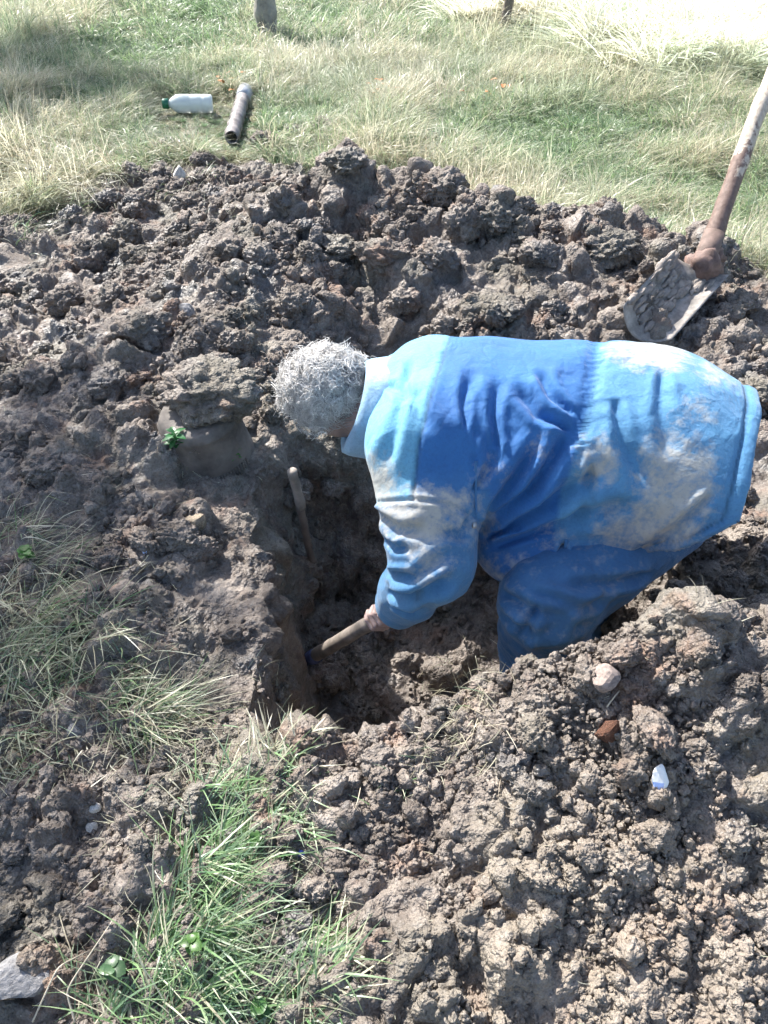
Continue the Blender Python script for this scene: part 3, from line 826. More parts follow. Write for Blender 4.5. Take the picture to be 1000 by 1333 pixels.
# hair: a mop of short grey curls over the skull
def hair_mesh():
    r = np.random.default_rng(5); Vs, Fs, Cs = [], [], []; o = 0
    n = 0
    while n < 760:
        d = r.normal(size=3); d /= np.linalg.norm(d)
        f, l, t = d
        if (f > .62 and t < .55) or t < -.62 or (f > .25 and t < -.1) or (t < -.28 and f > -.35): continue
        n += 1
        sc_ = np.array([.096, .074, .10])
        nrm = RH@(d/sc_); nrm /= np.linalg.norm(nrm)
        tan = np.cross(nrm, r.normal(size=3)); tan /= np.linalg.norm(tan); bi = np.cross(nrm, tan)
        L0 = r.uniform(.030, .058)*(1 if t > -.2 else .7); rad0 = r.uniform(.007, .015); turns = r.uniform(.7, 1.6); ph0 = r.uniform(0, 6.28); lean = tan*r.uniform(.0, .7)
        g0_ = r.choice([.85, .74, .58, .36], p=[.4, .3, .2, .1])
        for q in range(13):
            base = HC+RH@((d+.07*r.normal(size=3))*sc_)
            L = L0*r.uniform(.75, 1.1); rad = rad0*r.uniform(.8, 1.2); ph = ph0+.35*r.normal(); ns = 10; th = r.uniform(.0005, .0010); g = g0_*r.uniform(.8, 1.15)
            s_ = np.linspace(0, 1, ns); a = ph+turns*6.28*s_
            if r.uniform() < .12: L *= 1.25; a = a+r.normal()
            pts = base+np.outer(L*s_*(1-.35*s_), nrm)+np.outer(L*s_*s_, lean)+(np.outer(np.cos(a), tan)+np.outer(np.sin(a), bi))*(rad*np.minimum(1, s_*2.5))[:, None]
            T_ = np.gradient(pts, axis=0); T_ /= np.linalg.norm(T_, axis=1, keepdims=True)
            u_ = np.cross(T_, nrm); u_ /= np.linalg.norm(u_, axis=1, keepdims=True)+1e-9; w_ = np.cross(T_, u_)
            rr = th*(1-.5*s_)[:, None]*1.3
            ring = np.stack([pts+u_*rr, pts-u_*.5*rr+w_*.87*rr, pts-u_*.5*rr-w_*.87*rr], 1).reshape(-1, 3)
            F = [(i*3+j, i*3+(j+1) % 3, (i+1)*3+(j+1) % 3, (i+1)*3+j) for i in range(ns-1) for j in range(3)]
            Vs.append(ring); Fs.append(np.array(F)+o); o += len(ring); Cs.append(np.tile([g, g*.97, g*.93], (len(ring), 1)))
    return np.vstack(Vs), np.vstack(Fs), np.vstack(Cs)
hv, hf, hc = hair_mesh()
m_hair, nt, b, out = mat_new('grey_hair'); k = NT(nt)
k.l(k.attr('col', 'Color'), b.inputs['Base Color']); b.inputs['Roughness'].default_value = .42
hair = child('hair', mesh_np('hair', hv, hf, m_hair, True, {'col': hc}), person)
hair['label'] = 'short curly grey hair'
# the dense inner layer of the hair
Hs = SDF(HC-.15, HC+.15, .0045)
Hs.ell(hp(-.012, 0, .012), (.098, .082, .102), .01, RH)
sl, X, Y, Z = Hs._box(HC-.2, HC+.2)
fx = (X-HC[0])*fwd_h[0]+(Y-HC[1])*fwd_h[1]+(Z-HC[2])*fwd_h[2]; tz = (X-HC[0])*top_h[0]+(Y-HC[1])*top_h[1]+(Z-HC[2])*top_h[2]
Hs.F = np.maximum(Hs.F, np.minimum(fx-.045, .03-tz)*.8); Hs.F = np.maximum(Hs.F, np.maximum(-tz-.055, np.minimum(-tz-.018, fx+.03)))
sv, sf = Hs.mesh(); sN = vnormals(sv, sf); sv = sv+sN*(.010*domes(sv, 45, 7)+.004*fbm(sv, 90, 3, 8))[:, None]
M['underhair'] = simple('matted_grey_hair', (.22, .21, .20), .7, .6, 140, .8, .004, coord='POS')
child('under_hair', mesh_np('under_hair', sv, sf, M['underhair']), person)

# ------------------------------------------------------------------ tools
M['wood'] = simple('weathered_handle_wood', (.46, .37, .27), .65, .35, 9, .5, .003)
M['grey_wood'] = simple('grimy_grey_wood', (.235, .20, .17), .8, .5, 16, .6, .003)
M['dark_steel'] = simple('mud_coated_steel', (.12, .105, .095), .7, .4, 30, .7, .005)
M['rust_steel'] = simple('mud_brown_steel', (.16, .11, .09), .75, .45, 25, .6, .004)
M['steel'] = simple('clay_smeared_steel', (.27, .245, .22), .6, .55, 22, .7, .004, metal=.15)
M['blue_paint'] = simple('worn_blue_paint', (.07, .085, .17), .7, .6, 60)
def wood_material():
    m, nt, b, out = mat_new('muddy_pole_wood'); k = NT(nt); p = k.pos()
    mp = k.n('ShaderNodeMapping'); mp.inputs['Scale'].default_value = (40, 40, 3); k.l(p, mp.inputs[0])
    g = k.noise(mp.outputs[0], 1.5, 5, .6, .4)
    c = k.ramp(g, [(.3, (.36, .29, .22)), (.6, (.60, .51, .41)), (.8, (.68, .60, .50))])
    mud = k.math('ADD', k.attr('mud'), k.math('MULTIPLY', k.math('SUBTRACT', k.noise(p, 22, 5, .6), .5), 1.4), True)
    c = k.mix(k.ramp(mud, [(.45, 0), (.55, 1)]), c, k.ramp(k.noise(p, 60, 4), [(.3, (.12, .075, .06)), (.7, (.22, .15, .12))]))
    k.l(c, b.inputs['Base Color']); b.inputs['Roughness'].default_value = .7
    k.l(k.bump(k.math('ADD', g, k.math('MULTIPLY', mud, 2)), .5, .003), b.inputs['Normal'])
    return m
M['pole'] = wood_material()
def pole(a, b, ra, rb, n=26, seg=14, wob=.006, seed=1, knots=()):
    t = np.linspace(0, 1, n)[:, None]; P = np.asarray(a)+(np.asarray(b)-np.asarray(a))*t
    P = P+wob*np.stack([fbm(np.hstack([t*3, 0*t+seed, 0*t]), 1, 3, seed+i) for i in range(3)], 1)
    R = ra+(rb-ra)*t[:, 0]
    for kt, ka in knots: R = R+ka*np.exp(-((t[:, 0]-kt)/.03)**2)
    V, F = tube_np(P, R, seg); N = vnormals(V, F)
    return V+N*(.0022*fbm(V, 30, 3, seed))[:, None], F
def lump(c, r, seed, sub=4):
    V, F = ico(sub); off = np.array([seed*3.1, seed*1.7, 5.])
    d = .3*fbm(V+off, 1.1, 3, seed)+.35*domes(V+off, 1.6, seed)+.2*domes(V+off, 4, seed+1)+.1*domes(V+off, 9, seed+2)
    return np.asarray(c)+V*np.asarray(r)*(.6+d)[:, None], np.hstack([F, F[:, 2:3]]) if False else F

# shovel standing in the spoil behind the man
hit = HIT(876, 436); Dg = float((hit-CPOS)@FWD)
sh_root = empty('shovel', tuple(hit)); tag(sh_root, 'long wooden handled shovel with clay caked blade stuck in the spoil', 'shovel')
k0 = Dg-.02
def over(u, v, lift):
    p = HIT(u, v); return W(u, v, float((p-CPOS)@FWD)-lift)
BR = over(872, 446, .07); BL = over(808, 402, .08); k0 = float((BR-CPOS)@FWD)
dh = lambda u, v: float((HIT(u, v)-CPOS)@FWD)
TR, TL = W(946, 362, min(k0+.20, dh(946, 362)-.16)), W(872, 334, min(k0+.24, dh(872, 334)-.10))
def blade_mesh():
    nu, nv = 22, 26; V = []
    wdir = (TR-TL); ldir = (BL-TL); nrm = np.cross(wdir, ldir); nrm /= np.linalg.norm(nrm)
    if nrm@(CPOS-TL) < 0: nrm = -nrm
    for side in (0, 1):
        for j in range(nv):
            t = j/(nv-1)
            for i in range(nu):
                s_ = i/(nu-1)
                tt = t*(1+.10*(1-(2*s_-1)**2)*t)
                p = (TL*(1-s_)+TR*s_)*(1-tt)+(BL*(1-s_)+BR*s_)*tt
                dish = .050*((2*s_-1)**2)-.03
                dish += .035*max(0, 1-t*4)*(1-abs(2*s_-1))
                V.append(p+nrm*(dish-.003*side))
    F = []
    n1 = nu*nv
    for j in range(nv-1):
        for i in range(nu-1):
            a = j*nu+i; F.append((a, a+1, a+nu+1, a+nu)); F.append((n1+a, n1+a+nu, n1+a+nu+1, n1+a+1))
    rim = [i for i in range(nu)]+[j*nu+nu-1 for j in range(1, nv)]+[(nv-1)*nu+i for i in range(nu-2, -1, -1)]+[j*nu for j in range(nv-2, 0, -1)]
    for a, b_ in zip(rim, rim[1:]+rim[:1]): F.append((b_, a, n1+a, n1+b_))
    return np.array(V), np.array(F, np.int32), nrm
bv, bf, bn = blade_mesh()
child('blade', mesh_np('blade', bv, bf, M['steel']), sh_root)
# clay sticking to the blade, laid in drawn-out smears
r_ = np.random.default_rng(3); parts = []
for i in range(80):
    s_, t = r_.uniform(.0, .86), r_.uniform(.02, .92)
    if s_ > .62 and t > .25: continue
    p = (TL*(1-s_)+TR*s_)*(1-t)+(BL*(1-s_)+BR*s_)*t+bn*(.05*((2*s_-1)**2)-.024)
    ld = (BR-TR)/np.linalg.norm(BR-TR); wd = np.cross(bn, ld)
    V, F = ico(3); off = r_.uniform(0, 50, 3)
    d = .5+.45*fbm(V+off, 1.6, 4, i)+.25*domes(V+off, 2.4, i)+.22*domes(V+off, 6, i)
    V = V*d[:, None]; L_, w_, h_ = r_.uniform(.02, .06), r_.uniform(.008, .022), r_.uniform(.006, .014)
    parts.append((p+np.outer(V[:, 0]*L_, ld)+np.outer(V[:, 1]*w_, wd)+np.outer(V[:, 2]*h_, bn), F))
mv, mf = join(parts)
M['pale_clay'] = simple('pale_drying_clay', (.25, .215, .185), .8, .5, 25, .8, .006, coord='POS')
mc_ = child('clay_crust', mesh_np('clay_crust', mv, mf, M['pale_clay']), sh_root); mc_['label'] = 'pale drying clay smeared on the blade'
so0 = (TL+TR)/2-bn*.0+np.array([0, 0, -.02]); sk = W(922, 326, k0+.13)
top = W(1004, 104, k0+.16); hd = (top-sk)/np.linalg.norm(top-sk)
hv_, hf_ = pole(sk-hd*.06, sk+hd*1.15, .034, .026, 40, 16, .010, 4, ((.12, .004), (.34, .003), (.55, .004)))
tt_ = (hv_-sk)@hd
child('handle', mesh_np('handle', hv_, hf_, M['pole'], True, {'mud': np.interp(tt_, [-.1, .08, .22, .40, .60], [1., 1., .80, .45, .15])}), sh_root)
V, F = tube_np(np.array([so0+bn*.0, (so0+sk)/2+np.array([0, 0, .0]), sk-hd*.02, sk+hd*.07]), [.030, .038, .041, .040], 14)
child('socket', mesh_np('socket', V, F, M['rust_steel']), sh_root)
parts = [lump(sk-hd*.03+np.array(o_), r__, 60+i, 3) for i, (o_, r__) in enumerate([((0, -.02, -.02), .06), ((.03, 0, -.05), .055), ((-.03, .0, -.03), .045), ((.04, .02, .0), .04)])]
mv, mf = join(parts)
M['red_clay'] = simple('reddish_clay', (.17, .11, .09), .75, .45, 30, .7, .005, coord='POS')
child('socket_clay', mesh_np('socket_clay', mv, mf, M['red_clay']), sh_root)

# short handled hoe held by the man
hoe = empty('hoe', tuple(T1)); tag(hoe, 'short hoe with a pale wooden handle held in the digging hands', 'hoe')
V, F = pole(T0-ax_t*.02, T1-ax_t*.02, .021, .0215, 20, 14, .002, 8)
child('handle', mesh_np('handle', V, F, M['grey_wood']), hoe)
V, F = tube_np(np.array([T1-ax_t*.06, T1-ax_t*.02, T1+ax_t*.05]), [.024, .026, .025], 14)
child('ferrule', mesh_np('ferrule', V, F, M['blue_paint']), hoe)
dn = np.array([-.25, .25, -1.]); dn -= ax_t*(dn@ax_t); dn /= np.linalg.norm(dn); sd2 = np.cross(ax_t, dn)
V = []
for t in np.linspace(-.05, .12, 10):
    w_ = .02 if t < 0 else .022+.03*min(1, t/.10)
    c = T1+ax_t*(.02-.35*max(0, t)**1.6)+dn*t
    for s_, q_ in ((-1, .004), (1, .004), (1, -.004), (-1, -.004)): V.append(c+sd2*w_*s_+ax_t*q_)
F = [(i*4+j, i*4+(j+1) % 4, i*4+4+(j+1) % 4, i*4+4+j) for i in range(9) for j in range(4)]+[(3, 2, 1, 0), (36, 37, 38, 39)]
child('blade', mesh_np('hoe_blade', np.array(V), np.array(F, np.int32), M['dark_steel'], False), hoe)
V, F = join([lump(T1+dn*(-.035)+ax_t*.02, (.03, .03, .045), 71, 3), lump(T1+dn*.04+sd2*.02, .04, 72, 3), lump(T1-dn*.07-sd2*.006+ax_t*.03, (.028, .028, .05), 73, 4), lump(T1+dn*.09, (.06, .05, .05), 74, 4), lump(T1+dn*.07-sd2*.05+ax_t*.02, .045, 75, 4)])
child('clay_lump', mesh_np('clay_lump', V, F, M['soil']), hoe)

# bar leaning against the pit wall
a = HIT(418, 775, 1.9); b_ = W(380, 612, float((a-CPOS)@FWD)-.42)
bar = empty('digging_bar', tuple(a)); tag(bar, 'thin dark wooden bar standing against the pit wall below the face', 'bar')
M['dark_wood'] = simple('damp_dark_wood', (.15, .12, .10), .6, .4, 12, .5, .003)
dv = (a-b_)/np.linalg.norm(a-b_)
V, F = pole(b_, b_+dv*.16, .0155, .0165, 12, 12, .002, 14); child('grip', mesh_np('grip', V, F, M['grey_wood']), bar)
V, F = pole(b_+dv*.15, a+dv*.06, .014, .011, 26, 12, .006, 15); child('shaft', mesh_np('shaft', V, F, M['dark_wood']), bar)

# ------------------------------------------------------------------ things in the soil
def loft(rings, n=40):
    """rings (z, r) -> surface of revolution"""
    V = []; th = np.linspace(0, 2*np.pi, n, endpoint=False)
    for z_, r__ in rings: V.append(np.stack([r__*np.cos(th), r__*np.sin(th), np.full(n, z_)], 1))
    m = len(rings); F = [(i*n+j, i*n+(j+1) % n, (i+1)*n+(j+1) % n, (i+1)*n+j) for i in range(m-1) for j in range(n)]
    return np.vstack(V), np.array(F, np.int32)
M['tub'] = simple('scuffed_grey_plastic', (.12, .105, .092), .8, .6, 11, .8, .012)
g0 = HIT(262, 592)
tub = empty('plastic_tub', tuple(g0+np.array([0, .09, -.055]))); tub.rotation_euler = (.10, -.10, .3)
tag(tub, 'dark grey plastic tub sunk upside down in the soil under a clod', 'tub')
V, F = loft([(-.10, .158), (0, .146), (.10, .130), (.135, .125), (.138, .126), (.145, .126), (.149, .123), (.165, .117), (.170, .108), (.172, .06), (.172, .002)])
o = obj('wall', mesh_np('tub_wall', V, F, M['tub']), tub)
for i in range(14):
    an = -math.pi/2+.9*(i/13)-.05
    V, F = tube_np(np.array([[.150*math.cos(an), .150*math.sin(an), -.03], [.1465*math.cos(an), .1465*math.sin(an), .018]]), .0035, 6)
    o = obj('rib', mesh_np('rib', V, F, M['tub']), tub)
V, F = lump((0, 0, 0), 1, 44, 5)
capclod = bpy.data.objects.new('soil_clod', mesh_np('cap_clod', V, F, M['soil'])); COL.objects.link(capclod); capclod.parent = ground
capclod.location = tub.location+Vector((0.02, .035, .205)); capclod.scale = (.145, .13, .085)
def big_clod(u, v, rx, ry, rz, i, rot=0, mat=None, sink=.25):
    p = HIT(u, v)
    o = bpy.data.objects.new('soil_clod', CL_BIG[i % 6]); COL.objects.link(o); o.parent = ground
    o.location = (p[0], p[1], p[2]+rz*(1-2*sink)*.6); o.scale = (rx, ry, rz); o.rotation_euler = (0, 0, rot); return o
for i, (u, v, a_, b1, c1) in enumerate([(60, 236, .10, .09, .09), (112, 228, .09, .1, .08), (222, 200, .12, .1, .09), (262, 212, .08, .08, .07), (345, 188, .11, .1, .08), (420, 168, .10, .1, .08), (560, 186, .12, .1, .08), (640, 214, .10, .1, .08), (700, 222, .12, .1, .07), (385, 176, .13, .11, .08), (30, 262, .1, .1, .08), (610, 200, .08, .08, .06), (480, 172, .09, .09, .07), (820, 270, .1, .1, .07), (190, 440, .12, .10, .11), (120, 350, .10, .10, .12), (165, 310, .11, .09, .09), (640, 290, .11, .1, .11), (370, 270, .07, .08, .11), (500, 340, .13, .10, .10),
        (575, 250, .12, .1, .1), (660, 405, .09, .08, .06), (90, 400, .1, .1, .09), (250, 270, .09, .09, .09), (440, 330, .11, .1, .08), (730, 250, .1, .1, .07), (790, 330, .12, .1, .09),
        (700, 340, .1, .1, .1), (60, 500, .1, .09, .08), (150, 500, .09, .1, .08), (5, 222, .12, .1, .10), (150, 205, .14, .1, .09), (178, 240, .08, .1, .12), (300, 330, .12, .1, .09), (385, 400, .09, .09, .08),
        (305, 455, .06, .05, .08), (60, 610, .08, .08, .06), (960, 400, .1, .1, .08), (700, 270, .09, .08, .07), (530, 400, .09, .09, .1), (600, 300, .09, .09, .1), (450, 215, .12, .1, .09), (350, 1150, .05, .05, .045), (335, 1180, .06, .05, .05)]):
    big_clod(u, v, a_*.8, b1*.8, c1*.8, i, i*1.3)

def stone_mesh(name, seed, mat, sub=3, ang=.55):
    V, F = ico(sub); r__ = np.random.default_rng(seed); off = r__.uniform(-30, 30, 3)
    d = np.ones(len(V))
    for _ in range(9):                                           # broken facets
        n_ = r__.normal(size=3); n_ /= np.linalg.norm(n_); c = r__.uniform(ang, .95)
        d = np.minimum(d, np.where(V@n_ > 1e-3, c/np.maximum(V@n_, 1e-3), 9))
    d = d*(1+.06*fbm(V+off, 2, 3, seed))
    return mesh_np(name, V*d[:, None], F, mat, False)
M['pink_stone'] = simple('pale_pinkish_stone', (.25, .20, .175), .9, .5, 3, .15, .01)
M['white_stone'] = simple('chalky_white_stone', (.50, .48, .44), .8, .35, 5, .3, .03)
M['brick'] = simple('crumbling_red_brick', (.22, .10, .06), .9, .45, 14, .8, .05)
M['yellow_stone'] = simple('yellowish_stone', (.24, .195, .14), .85, .4, 5, .4, .03)
M['grey_stone'] = simple('blue_grey_stone', (.21, .205, .205), .85, .4, 5, .4, .03)
M['white_china'] = None
def stone(u, v, sc, seed, mat, label, rot=(0, 0, 0), cat='stone', name='stone', group=None):
    p = HIT(u, v); o = obj(name, stone_mesh(name, seed, M[mat]), None, (p[0], p[1], p[2]+sc[2]*.12)); o.scale = sc; o.rotation_euler = rot
    if name == 'stone' and u == 783: o.location.z += .022; o.location.y -= .012
    return tag(o, label, cat, group)
stone(783, 886, (.032, .028, .026), 1, 'pink_stone', 'pale pinkish stone on the crest of the near soil heap', (.3, .2, .4))
stone(792, 955, (.024, .022, .042), 2, 'brick', 'crumbly rust red brick fragment below the pale pinkish stone', (.2, .1, .2), 'brick', 'brick_fragment')
stone(122, 1052, (.016, .011, .012), 3, 'white_stone', 'small white pebble in dark soil, of two the one nearer the bank tussock')
stone(120, 1077, (.013, .012, .010), 4, 'white_stone', 'small white pebble in dark soil, of two the one farther from the bank tussock')
stone(255, 682, (.030, .03, .042), 5, 'yellow_stone', 'yellowish stone set in the pit edge below the grey tub', (.3, .4, 0))
stone(245, 412, (.05, .045, .05), 6, 'grey_stone', 'smooth blue grey stone among brown clods above the grey tub')
stone(618, 240, (.10, .06, .04), 7, 'white_stone', 'pale flat stone at the grass edge behind the spoil ridge')
stone(232, 236, (.05, .05, .10), 8, 'white_stone', 'upright whitish stone between dark clods near the lying pipe', (.1, .3, .2))
stone(25, 1275, (.06, .045, .03), 9, 'grey_stone', 'flat grey stone beside dry bent grass stalks in the foreground', (0, .1, .5))
stone(20, 985, (.022, .02, .016), 10, 'yellow_stone', 'small tan stone under the grass tussock')
stone(95, 952, (.022, .02, .02), 12, 'grey_stone', 'rounded grey stone beneath the grass tussock roots')
# white shard with a blue mark
m, nt, b, out = mat_new('white_glazed_shard'); k = NT(nt); tc = k.n('ShaderNodeTexCoord').outputs['Object']
sx = k.n('ShaderNodeSeparateXYZ'); k.l(tc, sx.inputs[0])
f = k.math('MULTIPLY', k.math('LESS_THAN', sx.outputs[1], -.25), k.math('LESS_THAN', sx.outputs[0], .1))
k.l(k.mix(f, (.82, .82, .82), (.30, .42, .75)), b.inputs['Base Color']); b.inputs['Roughness'].default_value = .25
M['shard'] = m
p = HIT(858, 1016); o = obj('china_shard', stone_mesh('china_shard', 21, M['shard'], 3, .3), None, (p[0], p[1]-.004, p[2]+.014)); o.scale = (.019, .026, .008); o.rotation_euler = (.9, .1, .1)
tag(o, 'white glazed shard with a blue mark on the near soil heap', 'shard')
M['blue_plastic'] = simple('blue_plastic', (.05, .09, .42), .35, .2, 20)
p = HIT(393, 1112); o = obj('plastic_scrap', stone_mesh('plastic_scrap', 22, M['blue_plastic']), None, (p[0], p[1], p[2]+.006)); o.scale = (.009, .008, .007)
tag(o, 'tiny dark blue plastic scrap beside a dry stalk', 'scrap')
M['pale_blue'] = simple('pale_blue_plastic', (.45, .55, .78), .35, .2, 20)
p = HIT(190, 722); o = obj('plastic_scrap', stone_mesh('plastic_scrap', 23, M['pale_blue']), None, (p[0], p[1], p[2]+.006)); o.scale = (.008, .006, .018); o.rotation_euler = (.3, .2, 0)
tag(o, 'small pale blue plastic scrap in the soil left of the pit', 'scrap')

# plastic bottle lying in the grass
pb = HIT(248, 150, 3); ln = .165
bottle = empty('plastic_bottle', (pb[0], pb[1], pb[2]+.075)); tag(bottle, 'translucent whitish plastic bottle with a green cap lying in the grass', 'bottle')
bottle.rotation_euler = (0, math.radians(-88), math.radians(8))
m, nt, b, out = mat_new('milky_plastic'); b.inputs['Base Color'].default_value = (.80, .84, .80, 1); b.inputs['Roughness'].default_value = .3; b.inputs['Transmission Weight'].default_value = .25
M['milky'] = m; M['green'] = simple('green_plastic', (.02, .15, .08), .45, .15, 20)
V, F = loft([(-ln, .002), (-ln, .050), (-ln+.008, .058), (-.10, .060), (-.095, .057), (-.085, .060), (-.02, .060), (-.012, .057), (-.004, .060), (.06, .060), (.085, .056), (.12, .034), (.135, .020), (.150, .019), (.150, .002)], 28)
obj('body', mesh_np('bottle_body', V, F, M['milky']), bottle)
V, F = loft([(.136, .030), (.136, .033), (.176, .032), (.180, .028), (.180, .001)], 24); obj('cap', mesh_np('bottle_cap', V, F, M['green']), bottle)

# ribbed grey pipe lying at the edge of the spoil
pa = HIT(303, 192, 3)+np.array([0, 0, .06]); pq = HIT(318, 136, 3)+np.array([0, 0, .05])
pipe = empty('drain_pipe', tuple(pa)); tag(pipe, 'grey mud streaked ribbed pipe lying in the grass, open end towards the spoil', 'pipe')
M['pipe'] = simple('dusty_grey_plastic', (.21, .185, .175), .6, .5, 12, .3, .003)
pd = (pq-pa); pl = np.linalg.norm(pd); pd /= pl
st = np.linspace(0, 1, 60); R_ = .042+.011*np.exp(-((((st*6) % 1)-.5)/.13)**2)
V1, F1 = tube_np(pa+pd*(st[:, None]*pl), R_, 20, False); V2, F2 = tube_np(pa+pd*(st[:, None]*pl), .035, 20, False)
n2 = len(V1); rimF = [(j, n2+j, n2+(j+1) % 20, (j+1) % 20) for j in range(20)]; e = 59*20; rimF += [(e+(j+1) % 20, n2+e+(j+1) % 20, n2+e+j, e+j) for j in range(20)]
child('wall', mesh_np('pipe_wall', np.vstack([V1, V2]), np.vstack([F1, F2[:, ::-1]+n2, np.array(rimF)]), M['pipe']), pipe)
V, F = tube_np(np.array([pq-pd*.05, pq+pd*.10, pq+pd*.16]), [.050, .058, .058], 20); child('coupling', mesh_np('coupling', V, F, simple('pale_grey_plastic', (.42, .43, .45), .4, .2, 10)), pipe)

# ------------------------------------------------------------------ grass
def blades(base, d0, d1, length, width, col, seg=5, tipcol=None):
    """curved strips; d0 start direction, d1 end direction"""
    n = len(base); t = np.linspace(0, 1, seg+1)
    P = np.zeros((n, seg+1, 3)); P[:, 0] = base
    for i in range(1, seg+1):
        tm = (t[i]+t[i-1])/2
        d = d0*(1-tm)+d1*tm; d /= np.linalg.norm(d, axis=1, keepdims=True)+1e-9
        P[:, i] = P[:, i-1]+d*(length/seg)[:, None]
    dirn = d0+d1; side = np.cross(dirn, np.tile([0, 0, 1.], (n, 1))+.35*np.random.default_rng(n).normal(size=(n, 3))); side /= np.linalg.norm(side, axis=1, keepdims=True)+1e-9
    wv = np.array([.7, 1, .95, .8, .5, .08]) if seg == 5 else np.interp(t, [0, .3, 1], [.8, 1, .08])
    L = P-side[:, None]*(width[:, None]*wv)[:, :, None]; R = P+side[:, None]*(width[:, None]*wv)[:, :, None]
    V = np.stack([L, R], 2).reshape(n, -1, 3); m = (seg+1)*2
    f = np.array([(2*i, 2*i+1, 2*i+3, 2*i+2) for i in range(seg)]); F = (f[None]+(np.arange(n)*m)[:, None, None]).reshape(-1, 4)
    C = np.repeat(col[:, None], m, 1)
    if tipcol is not None:
        w = np.repeat(t, 2)[None, :, None]**1.5; C = C*(1-w)+tipcol[:, None]*w
    return V.reshape(-1, 3), F, C.reshape(-1, 3)
GREEN = np.array([[.14, .27, .12], [.12, .22, .13], [.18, .31, .14], [.17, .28, .20], [.22, .33, .18]])
DRY = np.array([[.60, .58, .48], [.49, .46, .37], [.68, .67, .58], [.37, .33, .26], [.55, .55, .44]])
def cols(n, dry, r):
    k = r.uniform(size=n) < dry
    c = np.where(k[:, None], DRY[r.integers(0, 5, n)], GREEN[r.integers(0, 5, n)])
    return c*r.uniform(.75, 1.2, (n, 1))
def tuft(n, L, wd, dry, spread, lean, up, r, rad=.03):
    a = r.uniform(0, 6.28, n); q = rad*np.sqrt(r.uniform(0, 1, n))
    base = np.stack([q*np.cos(a), q*np.sin(a), -.01*np.ones(n)], 1)
    h = np.stack([np.cos(a), np.sin(a), 0*a], 1)*spread*r.uniform(.3, 1, (n, 1))+np.array([lean, 0, 0])
    d0 = h*.5+np.array([0, 0, 1.])*up; d1 = h*1.6+np.array([0, 0, 1.])*r.uniform(-.7, .3, (n, 1))*up+.3*r.normal(size=(n, 3))
    d0 /= np.linalg.norm(d0, axis=1, keepdims=True)
    ln_ = L*r.uniform(.5, 1.15, n); c = cols(n, dry, r); tc = c*.5+DRY[r.integers(0, 5, n)]*.5
    return blades(base, d0, d1, ln_, wd*r.uniform(.6, 1.2, n), c, 5, tc)
rg = np.random.default_rng(21)
TUFTS = []
for i, (n, L, wd, dry, sp, lean, up) in enumerate([(44, .20, .0024, .45, 1.1, .4, .7), (44, .26, .0023, .65, 1.1, 1.1, .45), (44, .26, .0022, .9, 1.1, 1.4, .3), (50, .15, .0028, .15, 1.1, .2, .7),
                                                  (44, .28, .0022, .7, 1.0, .8, .6), (44, .18, .0030, .08, 1.1, .4, .6), (44, .30, .0023, .97, 1, 1.7, .22), (36, .34, .0020, .85, .7, .6, .9)]):
    V, F, C = tuft(n, L, wd, dry, sp, lean, up, rg, .06)
    TUFTS.append(mesh_np('tuft', V, F, M['blade'], True, {'col': C}))
# the field
def place_field(n, box, seed, grow):
    r = np.random.default_rng(seed); x = r.uniform(box[0], box[1], n); y = r.uniform(box[2], box[3], n)
    g = 1-soil_mask(x, y); k = r.uniform(size=n) < g; x, y = x[k], y[k]; z = H(x, y)
    uu, vv = PROJ(np.stack([x, y, z], 1))
    tramp = ((uu > 190) & (uu < 290) & (vv > 128) & (vv < 190)) | ((uu > 270) & (uu < 345) & (vv > 122) & (vv < 240))
    k = in_frame(x, y, z, 330); tramp = tramp[k]; x, y, z = x[k], y[k], z[k]; n = len(x); P = np.stack([x, y, 0*x], 1)
    cl = fbm(P, .9, 3, 301)-.06-.16*smooth(7.0, 8.5, y)*smooth(.5, -1.0, x); cl2 = fbm(P, 2.2, 3, 305)
    pick = np.clip(np.round((cl+.45*cl2+.25*r.normal(size=n))*5+3.5), 0, 7).astype(int)
    order = np.array([5, 3, 0, 1, 4, 7, 2, 6]); idx = order[pick]
    rot = np.stack([.15*r.normal(size=n), .15*r.normal(size=n), 3.0*fbm(P, .6, 2, 303)+.9*r.normal(size=n)], 1)
    sc = grow*(.75+.5*r.uniform(size=n)+.35*cl2)*np.where(tramp, .30, 1)
    return np.stack([x, y, z], 1), rot, np.repeat(sc[:, None], 3, 1), idx
fp, fr, fs, fi = [np.concatenate(a) for a in zip(place_field(30000, (-5.3, 5.7, 2.3, 7.5), 31, .74), place_field(19000, (-9.5, 10.5, 7.5, 14.5), 32, 1.05))]
instancer('meadow_grass', fp, fr, fs, fi, TUFTS, 'tangled green and dry meadow grass beyond the spoil', 'grass')

# near-white grass tufts painting the glaring sun patch at the far right
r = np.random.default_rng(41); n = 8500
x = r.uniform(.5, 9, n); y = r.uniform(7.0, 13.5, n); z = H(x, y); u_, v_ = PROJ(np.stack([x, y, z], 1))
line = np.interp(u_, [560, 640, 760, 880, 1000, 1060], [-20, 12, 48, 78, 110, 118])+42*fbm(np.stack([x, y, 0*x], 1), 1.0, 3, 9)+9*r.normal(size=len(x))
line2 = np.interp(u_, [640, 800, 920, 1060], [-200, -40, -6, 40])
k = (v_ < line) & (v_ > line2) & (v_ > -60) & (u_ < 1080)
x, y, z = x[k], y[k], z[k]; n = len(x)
SUN_TUFTS = []
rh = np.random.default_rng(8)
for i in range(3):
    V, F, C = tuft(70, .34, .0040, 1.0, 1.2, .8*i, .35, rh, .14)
    C = C*.12+np.array([.90, .89, .82])*.88  # blades pushed near white: sun glare put into their colour
    SUN_TUFTS.append(mesh_np('sun_patch_wisp', V, F, M['blade'], True, {'col': C}))
